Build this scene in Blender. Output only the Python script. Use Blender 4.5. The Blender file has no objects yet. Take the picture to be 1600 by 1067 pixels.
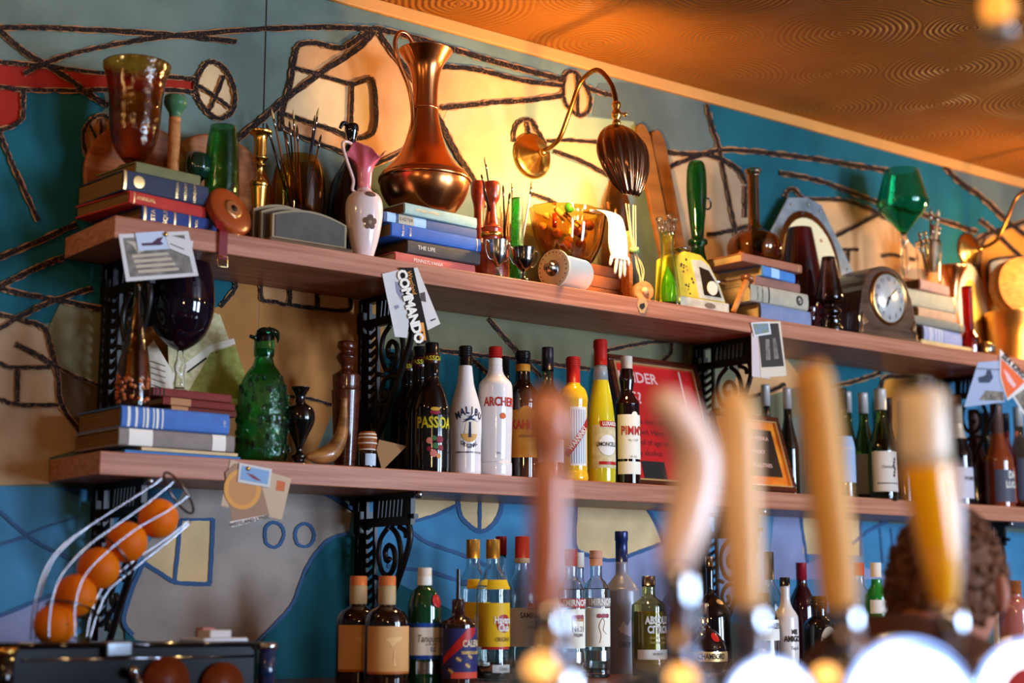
import bpy, math, random
from mathutils import Vector, Matrix
random.seed(7)
S = bpy.context.scene
COL = S.collection
PI = math.pi
# ---------------------------------------------------------------- camera
FPX = 2450.0                                   # focal length in pixels of a 1600 px wide frame
PITCH = math.atan(404.5 / FPX); AZ = math.radians(38.0)
CAM = Vector((0, -3.13, 1.22))
FW = Vector((math.sin(AZ) * math.cos(PITCH), math.cos(AZ) * math.cos(PITCH), math.sin(PITCH)))
RT = Vector((math.cos(AZ), -math.sin(AZ), 0)); UP = RT.cross(FW)
cam = bpy.data.cameras.new('camera'); camo = bpy.data.objects.new('camera', cam); COL.objects.link(camo)
camo.matrix_world = Matrix.Translation(CAM) @ Matrix((RT, UP, -FW)).transposed().to_4x4()
cam.sensor_width = 36; cam.lens = 36 * FPX / 1600; cam.clip_start = .05
cam.dof.use_dof = True; cam.dof.focus_distance = 3.72; cam.dof.aperture_fstop = 2.0
S.camera = camo
# ---------------------------------------------------------------- light, world, exposure
S.view_settings.view_transform = 'Standard'; S.view_settings.look = 'None'
S.view_settings.gamma = 1; S.view_settings.use_curve_mapping = False
S.view_settings.exposure = 0.5
W = bpy.data.worlds.new('world'); S.world = W; W.use_nodes = True
W.node_tree.nodes['Background'].inputs[0].default_value = (.50, .56, .70, 1)
W.node_tree.nodes['Background'].inputs[1].default_value = .07
def light(kind, name, loc, col, power, to=None, size=None, **k):
    l = bpy.data.lights.new(name, kind); l.color = col; l.energy = power
    o = bpy.data.objects.new(name, l); COL.objects.link(o); o.location = loc
    if to: o.rotation_euler = (Vector(to) - Vector(loc)).to_track_quat('-Z', 'Y').to_euler()
    if size and kind == 'AREA': l.shape = 'RECTANGLE'; l.size, l.size_y = size
    for a, b in k.items(): setattr(l, a, b)
    return o
# daylight through the windows of the room, behind and to the right of the camera
light('AREA', 'daylight_window', (5.2, -5.6, 1.45), (.56, .74, 1), 220, (2.3, 0, 1.5), (.9, 1.6))
light('AREA', 'daylight_window', (3.6, -6.2, 1.45), (.56, .74, 1), 110, (2.3, 0, 1.5), (.9, 1.6))
# warm bar room pendants, plus a low fill added to brighten the tap handles
for x, y, z, p in ((.1, -1.6, 2.30, 7), (.42, -3.0, 1.82, 18), (3.3, -2.6, 2.25, 9), (5.2, -2.4, 2.25, 8)):
    light('POINT', 'bar_lamp_and_fill', (x, y, z), (1, .60, .27), p, shadow_soft_size=.05)
# the two shell wall lamps (their bulbs hang inside the shades)
light('POINT', 'wall_lamp_bulb', (2.509, -.325, 2.290), (1, .63, .25), 19, shadow_soft_size=.035)
light('POINT', 'wall_lamp_bulb', (4.398, -.325, 2.294), (1, .63, .25), 10, shadow_soft_size=.035)
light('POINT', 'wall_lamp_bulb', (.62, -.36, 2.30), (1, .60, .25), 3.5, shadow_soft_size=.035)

# ---------------------------------------------------------------- helpers
def Xat(px, y, z):
    """world X of the point seen in image column px on the line (y, z)"""
    v = RT - FW * ((px - 800) / FPX)
    return -((y - CAM.y) * v.y + (z - CAM.z) * v.z) / v.x
def Zat(py, X, y):
    v = UP - FW * ((533.5 - py) / FPX)
    return CAM.z - (X * v.x + (y - CAM.y) * v.y) / v.z
def onY(px, py, y):
    r = FW * FPX + RT * (px - 800) + UP * (533.5 - py)
    return CAM + r * ((y - CAM.y) / r.y)
def dep(p): return (Vector(p) - CAM).dot(FW)
def lin(h):
    r = []
    for i in (0, 2, 4):
        v = int(h[i:i + 2], 16) / 255
        r.append(v / 12.92 if v < .04045 else ((v + .055) / 1.055) ** 2.4)
    return (*r, 1)
MATS = {}
def M(name, hexc=None, rough=.5, metal=0, trans=0, coat=0, bump=0, bscale=60, mottle=0, mscale=8, emit=0, ior=1.45, hex2=None, stretch=(1, 1, 1), spec=None, alpha=1):
    if name in MATS: return MATS[name]
    m = bpy.data.materials.new(name); m.use_nodes = True; MATS[name] = m
    nt = m.node_tree; N = nt.nodes; L = nt.links; b = N['Principled BSDF']
    if spec is None: spec = .5 if (rough < .35 or metal or trans) else .18
    c = lin(hexc); b.inputs['Base Color'].default_value = c
    b.inputs['Roughness'].default_value = rough; b.inputs['Metallic'].default_value = metal
    b.inputs['Transmission Weight'].default_value = trans; b.inputs['IOR'].default_value = ior
    b.inputs['Coat Weight'].default_value = coat; b.inputs['Specular IOR Level'].default_value = spec
    b.inputs['Alpha'].default_value = alpha
    if emit: b.inputs['Emission Color'].default_value = c; b.inputs['Emission Strength'].default_value = emit
    tc = N.new('ShaderNodeTexCoord'); mp = N.new('ShaderNodeMapping'); mp.inputs['Scale'].default_value = stretch
    L.new(tc.outputs['Object'], mp.inputs[0])
    if mottle or hex2:
        n = N.new('ShaderNodeTexNoise'); n.inputs['Scale'].default_value = mscale; n.inputs['Detail'].default_value = 6
        L.new(mp.outputs[0], n.inputs[0])
        mx = N.new('ShaderNodeMix'); mx.data_type = 'RGBA'
        rp = N.new('ShaderNodeMapRange'); rp.inputs[1].default_value = .35; rp.inputs[2].default_value = .65
        L.new(n.outputs[0], rp.inputs[0]); L.new(rp.outputs[0], mx.inputs[0])
        mx.inputs[6].default_value = c
        mx.inputs[7].default_value = lin(hex2) if hex2 else tuple(v * (1 - mottle) for v in c[:3]) + (1,)
        L.new(mx.outputs[2], b.inputs['Base Color'])
    if bump:
        n = N.new('ShaderNodeTexNoise'); n.inputs['Scale'].default_value = bscale; n.inputs['Detail'].default_value = 3
        L.new(mp.outputs[0], n.inputs[0])
        bp = N.new('ShaderNodeBump'); bp.inputs['Strength'].default_value = bump; bp.inputs['Distance'].default_value = .004
        L.new(n.outputs[0], bp.inputs['Height']); L.new(bp.outputs[0], b.inputs['Normal'])
    return m
def wood(name, h1, h2, rough=.45, scale=14, stretch=(.6, 6, 6), coat=0):
    return M(name, h1, rough, hex2=h2, mscale=scale, stretch=stretch, bump=.15, bscale=scale * 3, coat=coat)
def paper(name, h): return M(name, h, .75)
def ink(h): return M('ink_' + h, h, .6)
def gloss(name, h, r=.12, **k): return M(name, h, r, coat=.5 if r < .25 else .1, **k)
def glass(name, h, r=.02, **k):
    m = M(name, h, r, trans=1, **k); b = m.node_tree.nodes['Principled BSDF'].inputs['Base Color']
    b.default_value = tuple(v ** .6 for v in b.default_value[:3]) + (1,); return m

def mesh(name, V, Fc, mats, parent=None, smooth=True, mi=None, loc=None):
    me = bpy.data.meshes.new(name); me.from_pydata([tuple(v) for v in V], [], Fc)
    if not isinstance(mats, (list, tuple)): mats = [mats]
    for m in mats: me.materials.append(m)
    if mi: me.polygons.foreach_set('material_index', mi)
    if smooth: me.polygons.foreach_set('use_smooth', [True] * len(me.polygons))
    me.update()
    o = bpy.data.objects.new(name, me); COL.objects.link(o)
    if parent: o.parent = parent
    if loc: o.location = loc
    return o
def thing(name, label, cat, loc=(0, 0, 0), rz=0, group=None):
    o = bpy.data.objects.new(name, None); COL.objects.link(o); o.empty_display_size = .05
    o.location = loc; o.rotation_euler = (0, 0, rz); tag(o, label, cat, group); return o
def tag(o, label, cat, group=None):
    o['label'] = label; o['category'] = cat
    if group: o['group'] = group
    return o
def struct(o): o['kind'] = 'structure'; return o
def boxg(x0, x1, y0, y1, z0, z1):
    V = [(x, y, z) for x in (x0, x1) for y in (y0, y1) for z in (z0, z1)]
    return V, [(0, 1, 3, 2), (4, 6, 7, 5), (0, 4, 5, 1), (2, 3, 7, 6), (0, 2, 6, 4), (1, 5, 7, 3)]
def join(gs):
    V, Fc = [], []
    for v, f in gs:
        n = len(V); V += list(v); Fc += [tuple(i + n for i in q) for q in f]
    return V, Fc
def bevel(o, w=.002, seg=2):
    m = o.modifiers.new('bevel', 'BEVEL'); m.width = w; m.segments = seg; m.limit_method = 'ANGLE'; return o
def box(name, b, m, parent=None, bv=0, **k):
    o = mesh(name, *boxg(*b), m, parent, smooth=False, **k)
    if bv: bevel(o, bv)
    return o
def crom(P, n=4):
    """smooth a profile; a doubled point is a sharp corner"""
    out = []
    for i in range(len(P) - 1):
        p1, p2 = P[i], P[i + 1]
        if p1 == p2: continue
        p0 = P[i - 1] if i > 0 else p1; p3 = P[i + 2] if i + 2 < len(P) else p2
        for k in range(n):
            t = k / n
            q = [.5 * ((2 * b) + (c - a) * t + (2 * a - 5 * b + 4 * c - d) * t * t + (3 * b - a - 3 * c + d) * t ** 3) for a, b, c, d in zip(p0, p1, p2, p3)]
            out.append(tuple(q))
    out.append(tuple(P[-1])); return out
def latheg(P, seg=28, cx=0, cy=0, flute=0, nfl=0):
    V, Fc = [], []
    for r, z in P:
        r = max(r, .0002)
        for k in range(seg):
            a = 2 * PI * k / seg; rr = r * (1 + (flute * math.cos(nfl * a) if flute else 0))
            V.append((cx + rr * math.cos(a), cy + rr * math.sin(a), z))
    for i in range(len(P) - 1):
        for k in range(seg):
            a, b = i * seg + k, i * seg + (k + 1) % seg
            Fc.append((a, b, b + seg, a + seg))
    Fc.append(tuple(reversed(range(seg)))); Fc.append(tuple(range((len(P) - 1) * seg, len(P) * seg)))
    return V, Fc
def ring(P, t, floor=.006):
    """outer profile -> closed shell profile with an open mouth"""
    zt = P[-1][1]; z0 = P[0][1]
    inn = [(max(r - t, .0003), max(z, z0 + floor)) for r, z in P]
    return list(P) + list(reversed(inn))
def tubeg(P, r, seg=8, caps=True):
    P = [Vector(p) for p in P]; n = len(P)
    R = r if isinstance(r, (list, tuple)) else [r] * n
    V, Fc = [], []; up = None
    for i, p in enumerate(P):
        t = (P[min(i + 1, n - 1)] - P[max(i - 1, 0)]).normalized()
        if up is None: up = t.orthogonal().normalized()
        up = (up - t * up.dot(t)).normalized() if (up - t * up.dot(t)).length > 1e-5 else t.orthogonal().normalized()
        s = t.cross(up)
        for k in range(seg):
            a = 2 * PI * k / seg; V.append(p + (up * math.cos(a) + s * math.sin(a)) * R[i])
    for i in range(n - 1):
        for k in range(seg):
            a, b = i * seg + k, i * seg + (k + 1) % seg; Fc.append((a, b, b + seg, a + seg))
    if caps: Fc.append(tuple(reversed(range(seg)))); Fc.append(tuple(range((n - 1) * seg, n * seg)))
    return V, Fc
def curve3(P, n=6): return crom([tuple(p) for p in P], n)
def tube(name, P, r, m, parent=None, seg=8, smooth=4):
    Q = curve3(P, smooth) if smooth else P
    if isinstance(r, (list, tuple)) and smooth:
        rr = crom([(x,) for x in r], smooth) if False else None
        R = []
        for i in range(len(r) - 1): R += [r[i] + (r[i + 1] - r[i]) * k / smooth for k in range(smooth)]
        R.append(r[-1]); r = R[:len(Q)]
    return mesh(name, *tubeg(Q, r, seg), m, parent)
def prismg(P, t, fn=None):
    """flat polygon P (u,v) with thickness t along w; fn maps (u,v,w) to a point"""
    n = len(P); V = [(u, v, 0) for u, v in P] + [(u, v, t) for u, v in P]
    if fn: V = [fn(*v) for v in V]
    return V, [tuple(range(n)), tuple(reversed(range(n, 2 * n)))] + [(i, i + n, (i + 1) % n + n, (i + 1) % n) for i in range(n)]
def blob(r, seg=16, rings=10, c=(0, 0, 0), sc=(1, 1, 1)):
    V, Fc = latheg([(r * math.sin(PI * k / rings), -r * math.cos(PI * k / rings)) for k in range(rings + 1)], seg)
    return [(c[0] + x * sc[0], c[1] + y * sc[1], c[2] + z * sc[2]) for x, y, z in V], Fc
_T = {}
def textg(s, size=1, shear=0, bold=0, align='CENTER', space=1):
    k = (s, shear, bold, align, space)
    if k not in _T:
        cu = bpy.data.curves.new('t', 'FONT'); cu.body = s; cu.align_x = align; cu.align_y = 'CENTER'; cu.shear = shear; cu.offset = bold
        cu.resolution_u = 2; cu.size = 1; cu.space_character = space; cu.fill_mode = 'FRONT'
        o = bpy.data.objects.new('t', cu); COL.objects.link(o); bpy.context.view_layer.update()
        me = o.evaluated_get(bpy.context.evaluated_depsgraph_get()).to_mesh()
        _T[k] = ([(v.co.x, v.co.y) for v in me.vertices], [tuple(p.vertices) for p in me.polygons])
        o.to_mesh_clear(); bpy.data.objects.remove(o); bpy.data.curves.remove(cu)
    v, f = _T[k]; return [(x * size, y * size) for x, y in v], f
def flat_text(name, s, size, m, parent, fn, rot=0, at=(0, 0), **k):
    v, f = textg(s, size, **k); c, q = math.cos(rot), math.sin(rot)
    return mesh(name, [fn(at[0] + x * c - y * q, at[1] + x * q + y * c) for x, y in v], f, m, parent, smooth=False)

def subpoly(poly, cell):
    """a filled outline cut into small triangles, so it can follow a curved surface"""
    import bmesh
    bm = bmesh.new(); f = bm.faces.new([bm.verts.new((x, y, 0)) for x, y in poly]); bmesh.ops.triangulate(bm, faces=[f])
    for _ in range(5):
        es = [e for e in bm.edges if e.calc_length() > cell]
        if not es: break
        bmesh.ops.subdivide_edges(bm, edges=es, cuts=1); bmesh.ops.triangulate(bm, faces=bm.faces)
    bm.verts.index_update(); r = [(v.co.x, v.co.y) for v in bm.verts], [tuple(v.index for v in f.verts) for f in bm.faces]; bm.free(); return r
class Vessel:
    """a turned thing standing at image column cx, row y, base height zb; profiles are (half width, image row)"""
    def __init__(s, name, label, cat, cx, y, zb, pt, pb, group=None, rz=0):
        zc = zb + .1; s.X = Xat(cx, y, zb); zt = Zat(pt, s.X, y)
        for _ in range(2): s.X = Xat(cx, y, (zt + zb) / 2)
        s.y = y; s.zb = zb; s.zt = Zat(pt, s.X, y); s.z0 = Zat(pb, s.X, y)
        s.k = dep((s.X, y, (s.zt + zb) / 2)) / FPX
        s.root = thing(name, label, cat, (s.X, y, zb), rz, group); s.prof = None; s.lb = None; s.cap = None
    def z(s, py): return (Zat(py, s.X, s.y) - s.z0) * (s.zt - s.zb) / (s.zt - s.z0)
    def P(s, prof, sm=4):
        q = [(hw * s.k, s.z(py)) for hw, py in prof]
        q = crom(q, sm) if sm else q
        return [(max(r, .0003), z) for r, z in q]
    def part(s, name, prof, m, sm=4, seg=28, t=0, main=False, floor=.006, **k):
        P = s.P(prof, sm)
        if main or s.prof is None: s.prof = P
        o = mesh(name, *latheg(ring(P, t, floor) if t else P, seg, **k), m, s.cap if name == 'cap_ridge' and s.cap else s.root)
        if name == 'cap': s.cap = o
        return o
    def r(s, z):
        P = s.prof
        for (r0, z0), (r1, z1) in zip(P, P[1:]):
            if min(z0, z1) <= z <= max(z0, z1) and z0 != z1: return r0 + (r1 - r0) * (z - z0) / (z1 - z0)
        return P[0][0] if z < P[0][1] else P[-1][0]
    def label(s, p0, p1, m, a0=-68, a1=68, name='label', off=.0006, parent=None, nz=8, na=18):
        """paper from image row p0 (top) to p1, angles in degrees around the front (-Y)"""
        z1, z0 = s.z(p0), s.z(p1); V, Fc = [], []
        for i in range(nz + 1):
            z = z0 + (z1 - z0) * i / nz; r = s.r(z) + off
            for j in range(na + 1):
                a = math.radians(a0 + (a1 - a0) * j / na); V.append((r * math.sin(a), -r * math.cos(a), z))
        for i in range(nz):
            for j in range(na):
                q = i * (na + 1) + j; Fc.append((q, q + 1, q + na + 2, q + na + 1))
        o = mesh(name, V, Fc, m, parent or s.root)
        if name == 'label': s.lb = o
        return o
    def wrap(s, a, z, off=.0012):
        r = s.r(z) + off; return (r * math.sin(a), -r * math.cos(a), z)
    def text(s, str_, py, h, m, a=0, rot=0, parent=None, off=.0013, xs=.72, **k):
        """lettering h pixels high at row py, wrapped round the glass"""
        size = h * s.k * 1.32; v, f = textg(str_, size, **k); v = [(x * xs, y) for x, y in v]; zc = s.z(py); r0 = s.r(zc) + off; c, q = math.cos(rot), math.sin(rot)
        return mesh('lettering', [s.wrap(math.radians(a) + (x * c - y * q) / r0, zc + x * q + y * c, off) for x, y in v], f, m, parent or s.lb or s.root, smooth=False)
    def patch(s, py, a, poly, m, name='emblem', off=.0011, parent=None):
        """small flat shape (pixels) wrapped on the glass"""
        zc = s.z(py); r0 = s.r(zc) + off
        V, Fc = subpoly(poly, 4.5)
        return mesh(name, [s.wrap(math.radians(a) + x * s.k / r0, zc + y * s.k, off) for x, y in V], Fc, m, parent or s.lb or s.root, smooth=False)
def disc(rx, ry=None, n=20, cx=0, cy=0): return [(cx + rx * math.cos(2 * PI * k / n), cy + (ry or rx) * math.sin(2 * PI * k / n)) for k in range(n)]
# ================================================================ SETTING
TS, MS, CT = 1.974, 1.505, 1.048               # tops of upper shelf, middle shelf, back counter
SHX0, SHX1, SHY = 1.238, 6.2, -.26
CEIL = 2.69
wallm = lambda n, h: M(n, h, .78, mottle=.36, mscale=5, bump=.2, bscale=300)
teal, greyb, blue, lilac = wallm('paint_teal', '165a66'), wallm('paint_grey_blue', '6c7c72'), wallm('paint_blue', '4684a8'), wallm('paint_lilac', '8f93b4')
tan, peach, cream, red, orange, olive, brown, oran2 = wallm('paint_tan', 'b5946f'), wallm('paint_peach', 'd69e68'), wallm('paint_cream', 'e4c08c'), wallm('paint_red', '9c2416'), wallm('paint_orange', 'd98a2e'), wallm('paint_olive', '787456'), wallm('paint_brown', '5c4630'), wallm('paint_ochre', 'b0763c')
ltan = wallm('paint_stone', 'a5968a'); gr2 = wallm('paint_slate', '5d6660'); sage = wallm('paint_sage', '9aa37c')
def linepaint():
    m = M('paint_line', '1a100b', .7); nt = m.node_tree; N = nt.nodes; L = nt.links; b = N['Principled BSDF']
    tc = N.new('ShaderNodeTexCoord'); n = N.new('ShaderNodeTexNoise'); n.inputs['Scale'].default_value = 230; n.inputs['Detail'].default_value = 3
    L.new(tc.outputs['Object'], n.inputs[0]); r = N.new('ShaderNodeValToRGB'); L.new(n.outputs[0], r.inputs[0])
    r.color_ramp.elements[0].position = .54; r.color_ramp.elements[0].color = lin('170e0a'); r.color_ramp.elements[1].position = .72; r.color_ramp.elements[1].color = lin('6e462a')
    L.new(r.outputs[0], b.inputs['Base Color']); return m
linem = linepaint(); halo = wallm('paint_line_edge', 'a8754a'); bline = wallm('paint_blue_line', '3f5f86')
wall = struct(box('wall_back', (-2.2, 7.2, 0, .12, 0, CEIL + .02), greyb))
# seams between the wall boards
g = [boxg(x - .0004, x + .0004, -.0035, .001, 0, 2.66) for x in (.49, 1.7105)]
mesh('board_seam', *join(g), M('seam_dark', '4c544e', .8), wall, smooth=False)
FIELDS = [
 (teal, [(38,142),(160,142),(168,165),(150,185),(130,200),(128,240),(140,265),(200,300),(200,480),(0,520),(-60,520),(-60,142)]),
 (red, [(-60,92),(0,97),(70,103),(160,114),(262,120),(305,124),(305,144),(265,141),(160,140),(36,140),(35,187),(0,203),(-60,210)]),
 (cream, [(307,130),(320,103),(335,97),(352,108),(365,135),(367,162),(360,178),(340,185),(322,172),(308,152)]),
 (oran2, [(130,215),(140,190),(158,180),(176,192),(184,230),(172,258),(142,252)]),
 (peach, [(469,70),(490,67),(533,74),(575,52),(592,50),(610,80),(640,108),(700,106),(775,117),(824,127),(880,134),(887,150),(880,149),(824,157),(775,160),(700,168),(690,195),(640,240),(585,262),(540,240),(522,232),(473,214),(442,200),(440,175),(452,140)]),
 (cream, [(464,108),(549,133),(583,129),(585,204),(551,215),(501,200),(442,178),(450,150)]),
 (peach, [(880,149),(884,117),(895,112),(906,120),(921,147),(921,170),(906,181),(887,166)]),
 (peach, [(803,230),(805,200),(816,188),(831,189),(842,207),(852,226),(840,240),(812,245)]),
 (peach, [(854,222),(887,219),(944,222),(990,235),(1000,300),(949,272),(910,252),(869,237)]),
 (sage, [(700,170),(775,162),(880,151),(900,181),(990,190),(1010,240),(944,221),(854,220),(830,188),(805,196),(803,245),(860,240),(949,274),(960,440),(760,330),(740,280),(690,192)]),
 (gr2, [(935,130),(1000,128),(1104,158),(1124,236),(1031,236),(990,190),(925,181)]),
 (tan, [(1031,240),(1100,240),(1130,248),(1155,265),(1168,295),(1170,345),(1200,440),(1030,440)]),
 (teal, [(1106,156),(1476,258),(1535,309),(1600,366),(1600,390),(1535,372),(1500,420),(1450,440),(1350,330),(1300,312),(1235,313),(1180,440),(1168,290),(1124,240)]),
 (peach, [(1235,315),(1260,312),(1310,312),(1356,325),(1400,355),(1440,400),(1500,440),(1500,560),(1240,520),(1235,400)]),
 (gr2, [(1480,262),(1720,330),(1720,420),(1600,364),(1535,309)]),
 (orange, [(1535,380),(1560,362),(1620,350),(1720,380),(1720,600),(1560,580),(1530,430)]),
 (cream, [(1548,408),(1600,403),(1680,410),(1680,470),(1548,462)]),
 # between the shelves
 (tan, [(-60,486),(0,492),(30,499),(68,512),(78,535),(90,585),(97,635),(132,680),(130,700),(77,715),(77,756),(-60,760)]),
 (olive, [(76,512),(95,471),(165,488),(175,610),(90,572)]),
 (brown, [(92,578),(170,608),(170,710),(132,700),(132,680),(97,635)]),
 (teal, [(240,420),(367,432),(367,451),(345,478),(200,520),(200,420)]),
 (oran2, [(367,451),(368,425),(600,470),(600,640),(559,616),(522,640),(480,740),(200,740),(200,520),(345,478)]),
 (peach, [(410,440),(496,450),(543,458),(543,483),(465,478),(409,466)]),
 (olive, [(600,455),(1300,560),(1300,620),(1160,700),(922,700),(922,577),(804,561),(686,547),(600,560)]),
 (teal, [(600,545),(686,547),(725,552),(804,560),(882,571),(960,578),(960,740),(600,720)]),
 (peach, [(1165,555),(1230,562),(1260,600),(1195,620),(1145,624),(1150,590)]),
 (teal, [(1262,562),(1380,578),(1380,760),(1262,740)]),
 (orange, [(1378,600),(1392,588),(1450,590),(1480,640),(1480,720),(1378,700)]),
 (blue, [(1480,590),(1700,620),(1700,810),(1480,780)]),
 # below the middle shelf
 (blue, [(-60,758),(290,765),(250,840),(215,900),(200,960),(100,1000),(-60,965)]),
 (lilac, [(-60,950),(0,963),(60,938),(120,915),(120,1010),(-60,1010)]),
 (teal, [(200,1067),(195,975),(400,1015),(460,935),(500,855),(545,825),(560,790),(900,850),(900,1100),(200,1100)]),
 (ltan, [(222,880),(230,850),(260,815),(290,760),(500,768),(550,800),(545,830),(510,845),(480,885),(458,940),(430,975),(395,1012),(380,1020),(212,1000),(195,975),(205,925)]),
 (cream, [(283,812),(333,812),(328,912),(273,908),(228,878),(275,836)]),
 (blue, [(545,830),(560,775),(720,778),(1000,790),(1700,840),(1700,1000),(900,960),(720,960),(600,900)]),
 (cream, [(650,770),(712,778),(716,790),(645,814)]),
 (cream, [(715,778),(720,805),(735,822),(750,830),(765,825),(780,805),(786,778)]),
 (cream, [(900,790),(1012,796),(1035,850),(1000,862),(960,874),(925,869),(900,855)]),
 (lilac, [(900,857),(960,876),(1035,850),(1100,840),(1100,960),(900,960)]),
 (lilac, [(1210,796),(1252,800),(1262,880),(1300,868),(1400,905),(1200,905)]),
 (cream, [(1255,800),(1345,806),(1345,868),(1255,865)]),
]
def onwall(px, py, k): return onY(px, py, -.0004 * k)
V, Fc, mi, ml = [], [], [], []
for i, (m, P) in enumerate(FIELDS):
    if m not in ml: ml.append(m)
    n = len(V); V += [onwall(x, y, 1 + i * .35) for x, y in P]; Fc.append(tuple(range(n, n + len(P)))); mi.append(ml.index(m))
mesh('mural_paint', V, Fc, ml, wall, smooth=False, mi=mi)
LN = [ # (width px, points)
 (9, [(-60,44),(0,43),(60,43),(130,46),(220,51),(300,58),(370,65)]),
 (8, [(37,115),(80,95),(130,80),(200,66),(280,55),(400,46),(480,43),(540,43),(585,46)]),
 (9, [(-20,30),(2,50),(40,82),(75,103),(110,125),(140,148),(170,165)]),
 (7, [(-60,92),(0,97),(70,103),(160,114),(262,120),(306,124)]), (7, [(-60,138),(0,136),(40,140),(130,142),(160,140),(265,141),(306,144)]),
 (7, [(37,138),(36,160),(33,187),(0,203),(-60,212)]),
 (7, [(308,150),(307,128),(320,102),(335,97),(352,108),(365,135),(367,162),(360,178),(340,185),(322,172),(308,150)]),
 (6, [(350,118),(338,150),(325,176)]), (6, [(310,133),(335,150),(360,168)]),
 (6, [(172,258),(142,252),(130,215),(140,190),(158,180),(176,192),(184,230)]), (5, [(140,195),(155,225),(166,248)]), (5, [(158,185),(158,255)]),
 (7, [(-20,160),(0,208),(15,245),(28,275),(60,345)]), (9, [(-40,415),(0,402),(50,381),(120,350)]), (9, [(-30,465),(0,448),(40,427),(65,415),(105,400)]),
 (8, [(-40,446),(0,450),(30,458),(95,470),(165,484)]), (8, [(-30,525),(0,513),(40,490),(90,468),(145,450)]),
 (8, [(-60,486),(0,492),(30,499),(68,512),(78,535),(90,585),(97,635),(132,680)]), (9, [(25,538),(50,550),(85,570)]), (5, [(85,570),(120,588),(165,606)]),
 (7, [(-40,562),(0,568),(20,574),(80,573)]), (8, [(28,574),(27,628)]), (7, [(-40,616),(0,624),(30,632),(92,633)]),
 # the big helicopter
 (8, [(442,205),(441,176),(452,140),(460,95),(467,72),(490,67),(533,75),(560,60),(582,48)]), (10, [(585,48),(560,75),(500,115),(450,152),(415,182),(375,215),(345,243)]),
 (7, [(458,106),(487,113),(549,131),(583,127),(585,204),(551,217)]), (6, [(551,132),(548,212)]), (7, [(441,177),(480,190),(522,203),(551,217)]),
 (6, [(441,198),(473,214),(522,232),(560,245),(585,258)]), (6, [(585,258),(626,238),(660,215)]), (8, [(592,50),(612,80),(640,112),(665,150),(690,192),(715,240),(740,280),(757,325)]),
 (9, [(585,44),(640,57),(719,80),(775,97),(824,110),(880,125)]), (8, [(690,104),(740,108),(775,116),(824,127),(880,134)]), (8, [(690,169),(740,164),(775,160),(824,157),(880,149)]),
 (6, [(880,149),(884,117),(895,112),(906,120),(921,147),(921,170),(906,181),(887,166),(879,147)]), (5, [(902,114),(903,178)]), (7, [(918,137),(940,145),(965,151)]),
 (6, [(803,222),(805,200),(816,188),(831,189),(842,207),(853,226)]), (5, [(824,190),(827,215)]), (6, [(854,221),(887,219),(944,223),(980,226)]), (7, [(866,236),(910,252),(949,273),(985,290)]),
 (6, [(831,303),(850,309),(870,318)]),
 (8, [(1020,234),(1060,240),(1112,243),(1150,262),(1167,287)]), (8, [(1035,267),(1070,251),(1124,235),(1177,237),(1242,244),(1307,254),(1359,262),(1388,267)]),
 (6, [(1104,163),(1114,200),(1125,237),(1138,302),(1150,364),(1153,390)]), (7, [(1104,367),(1135,362),(1175,351)]), (6, [(1165,290),(1165,340)]),
 (7, [(1218,270),(1275,281),(1324,298),(1369,315),(1410,328),(1447,337),(1490,350),(1527,363)]),
 (6, [(1245,312),(1310,312),(1356,325),(1385,342)]), (6, [(1226,309),(1232,298),(1241,296),(1255,311)]), (6, [(1301,371),(1340,352),(1374,334)]), (5, [(1312,390),(1342,390)]), (5, [(1326,390),(1325,412)]), (5, [(1379,400),(1393,398),(1431,406)]),
 (8, [(1476,260),(1502,286),(1535,309),(1577,348),(1600,366),(1640,395)]), (7, [(1532,344),(1550,358),(1575,382),(1605,410)]), (7, [(1519,381),(1541,367),(1570,357),(1620,340)]),
 (5, [(1540,371),(1533,390),(1530,430),(1536,465),(1560,520)]), (4, [(1548,462),(1548,408),(1620,403)]),
 # between the shelves
 (7, [(367,437),(367,452),(345,479)]), (6, [(410,430),(409,466),(430,472),(465,478),(543,484),(543,455)]), (7, [(453,430),(453,474)]), (7, [(496,435),(496,481)]),
 (6, [(559,616),(570,608),(582,597)]), (5, [(440,618),(480,622),(522,633)]),
 (6, [(680,547),(725,552),(756,556),(804,560),(843,566),(882,571),(922,576)]), (6, [(764,498),(788,526),(819,560),(846,589)]), (6, [(735,558),(748,570),(763,584)]), (6, [(950,547),(1000,537),(1047,533)]), (5, [(1049,535),(1049,550),(1034,568)]),
 (6, [(1145,626),(1190,616),(1228,600)]), (6, [(1292,606),(1335,596),(1377,582)]), (6, [(1378,640),(1378,600),(1392,588),(1450,592)]),
]
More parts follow.
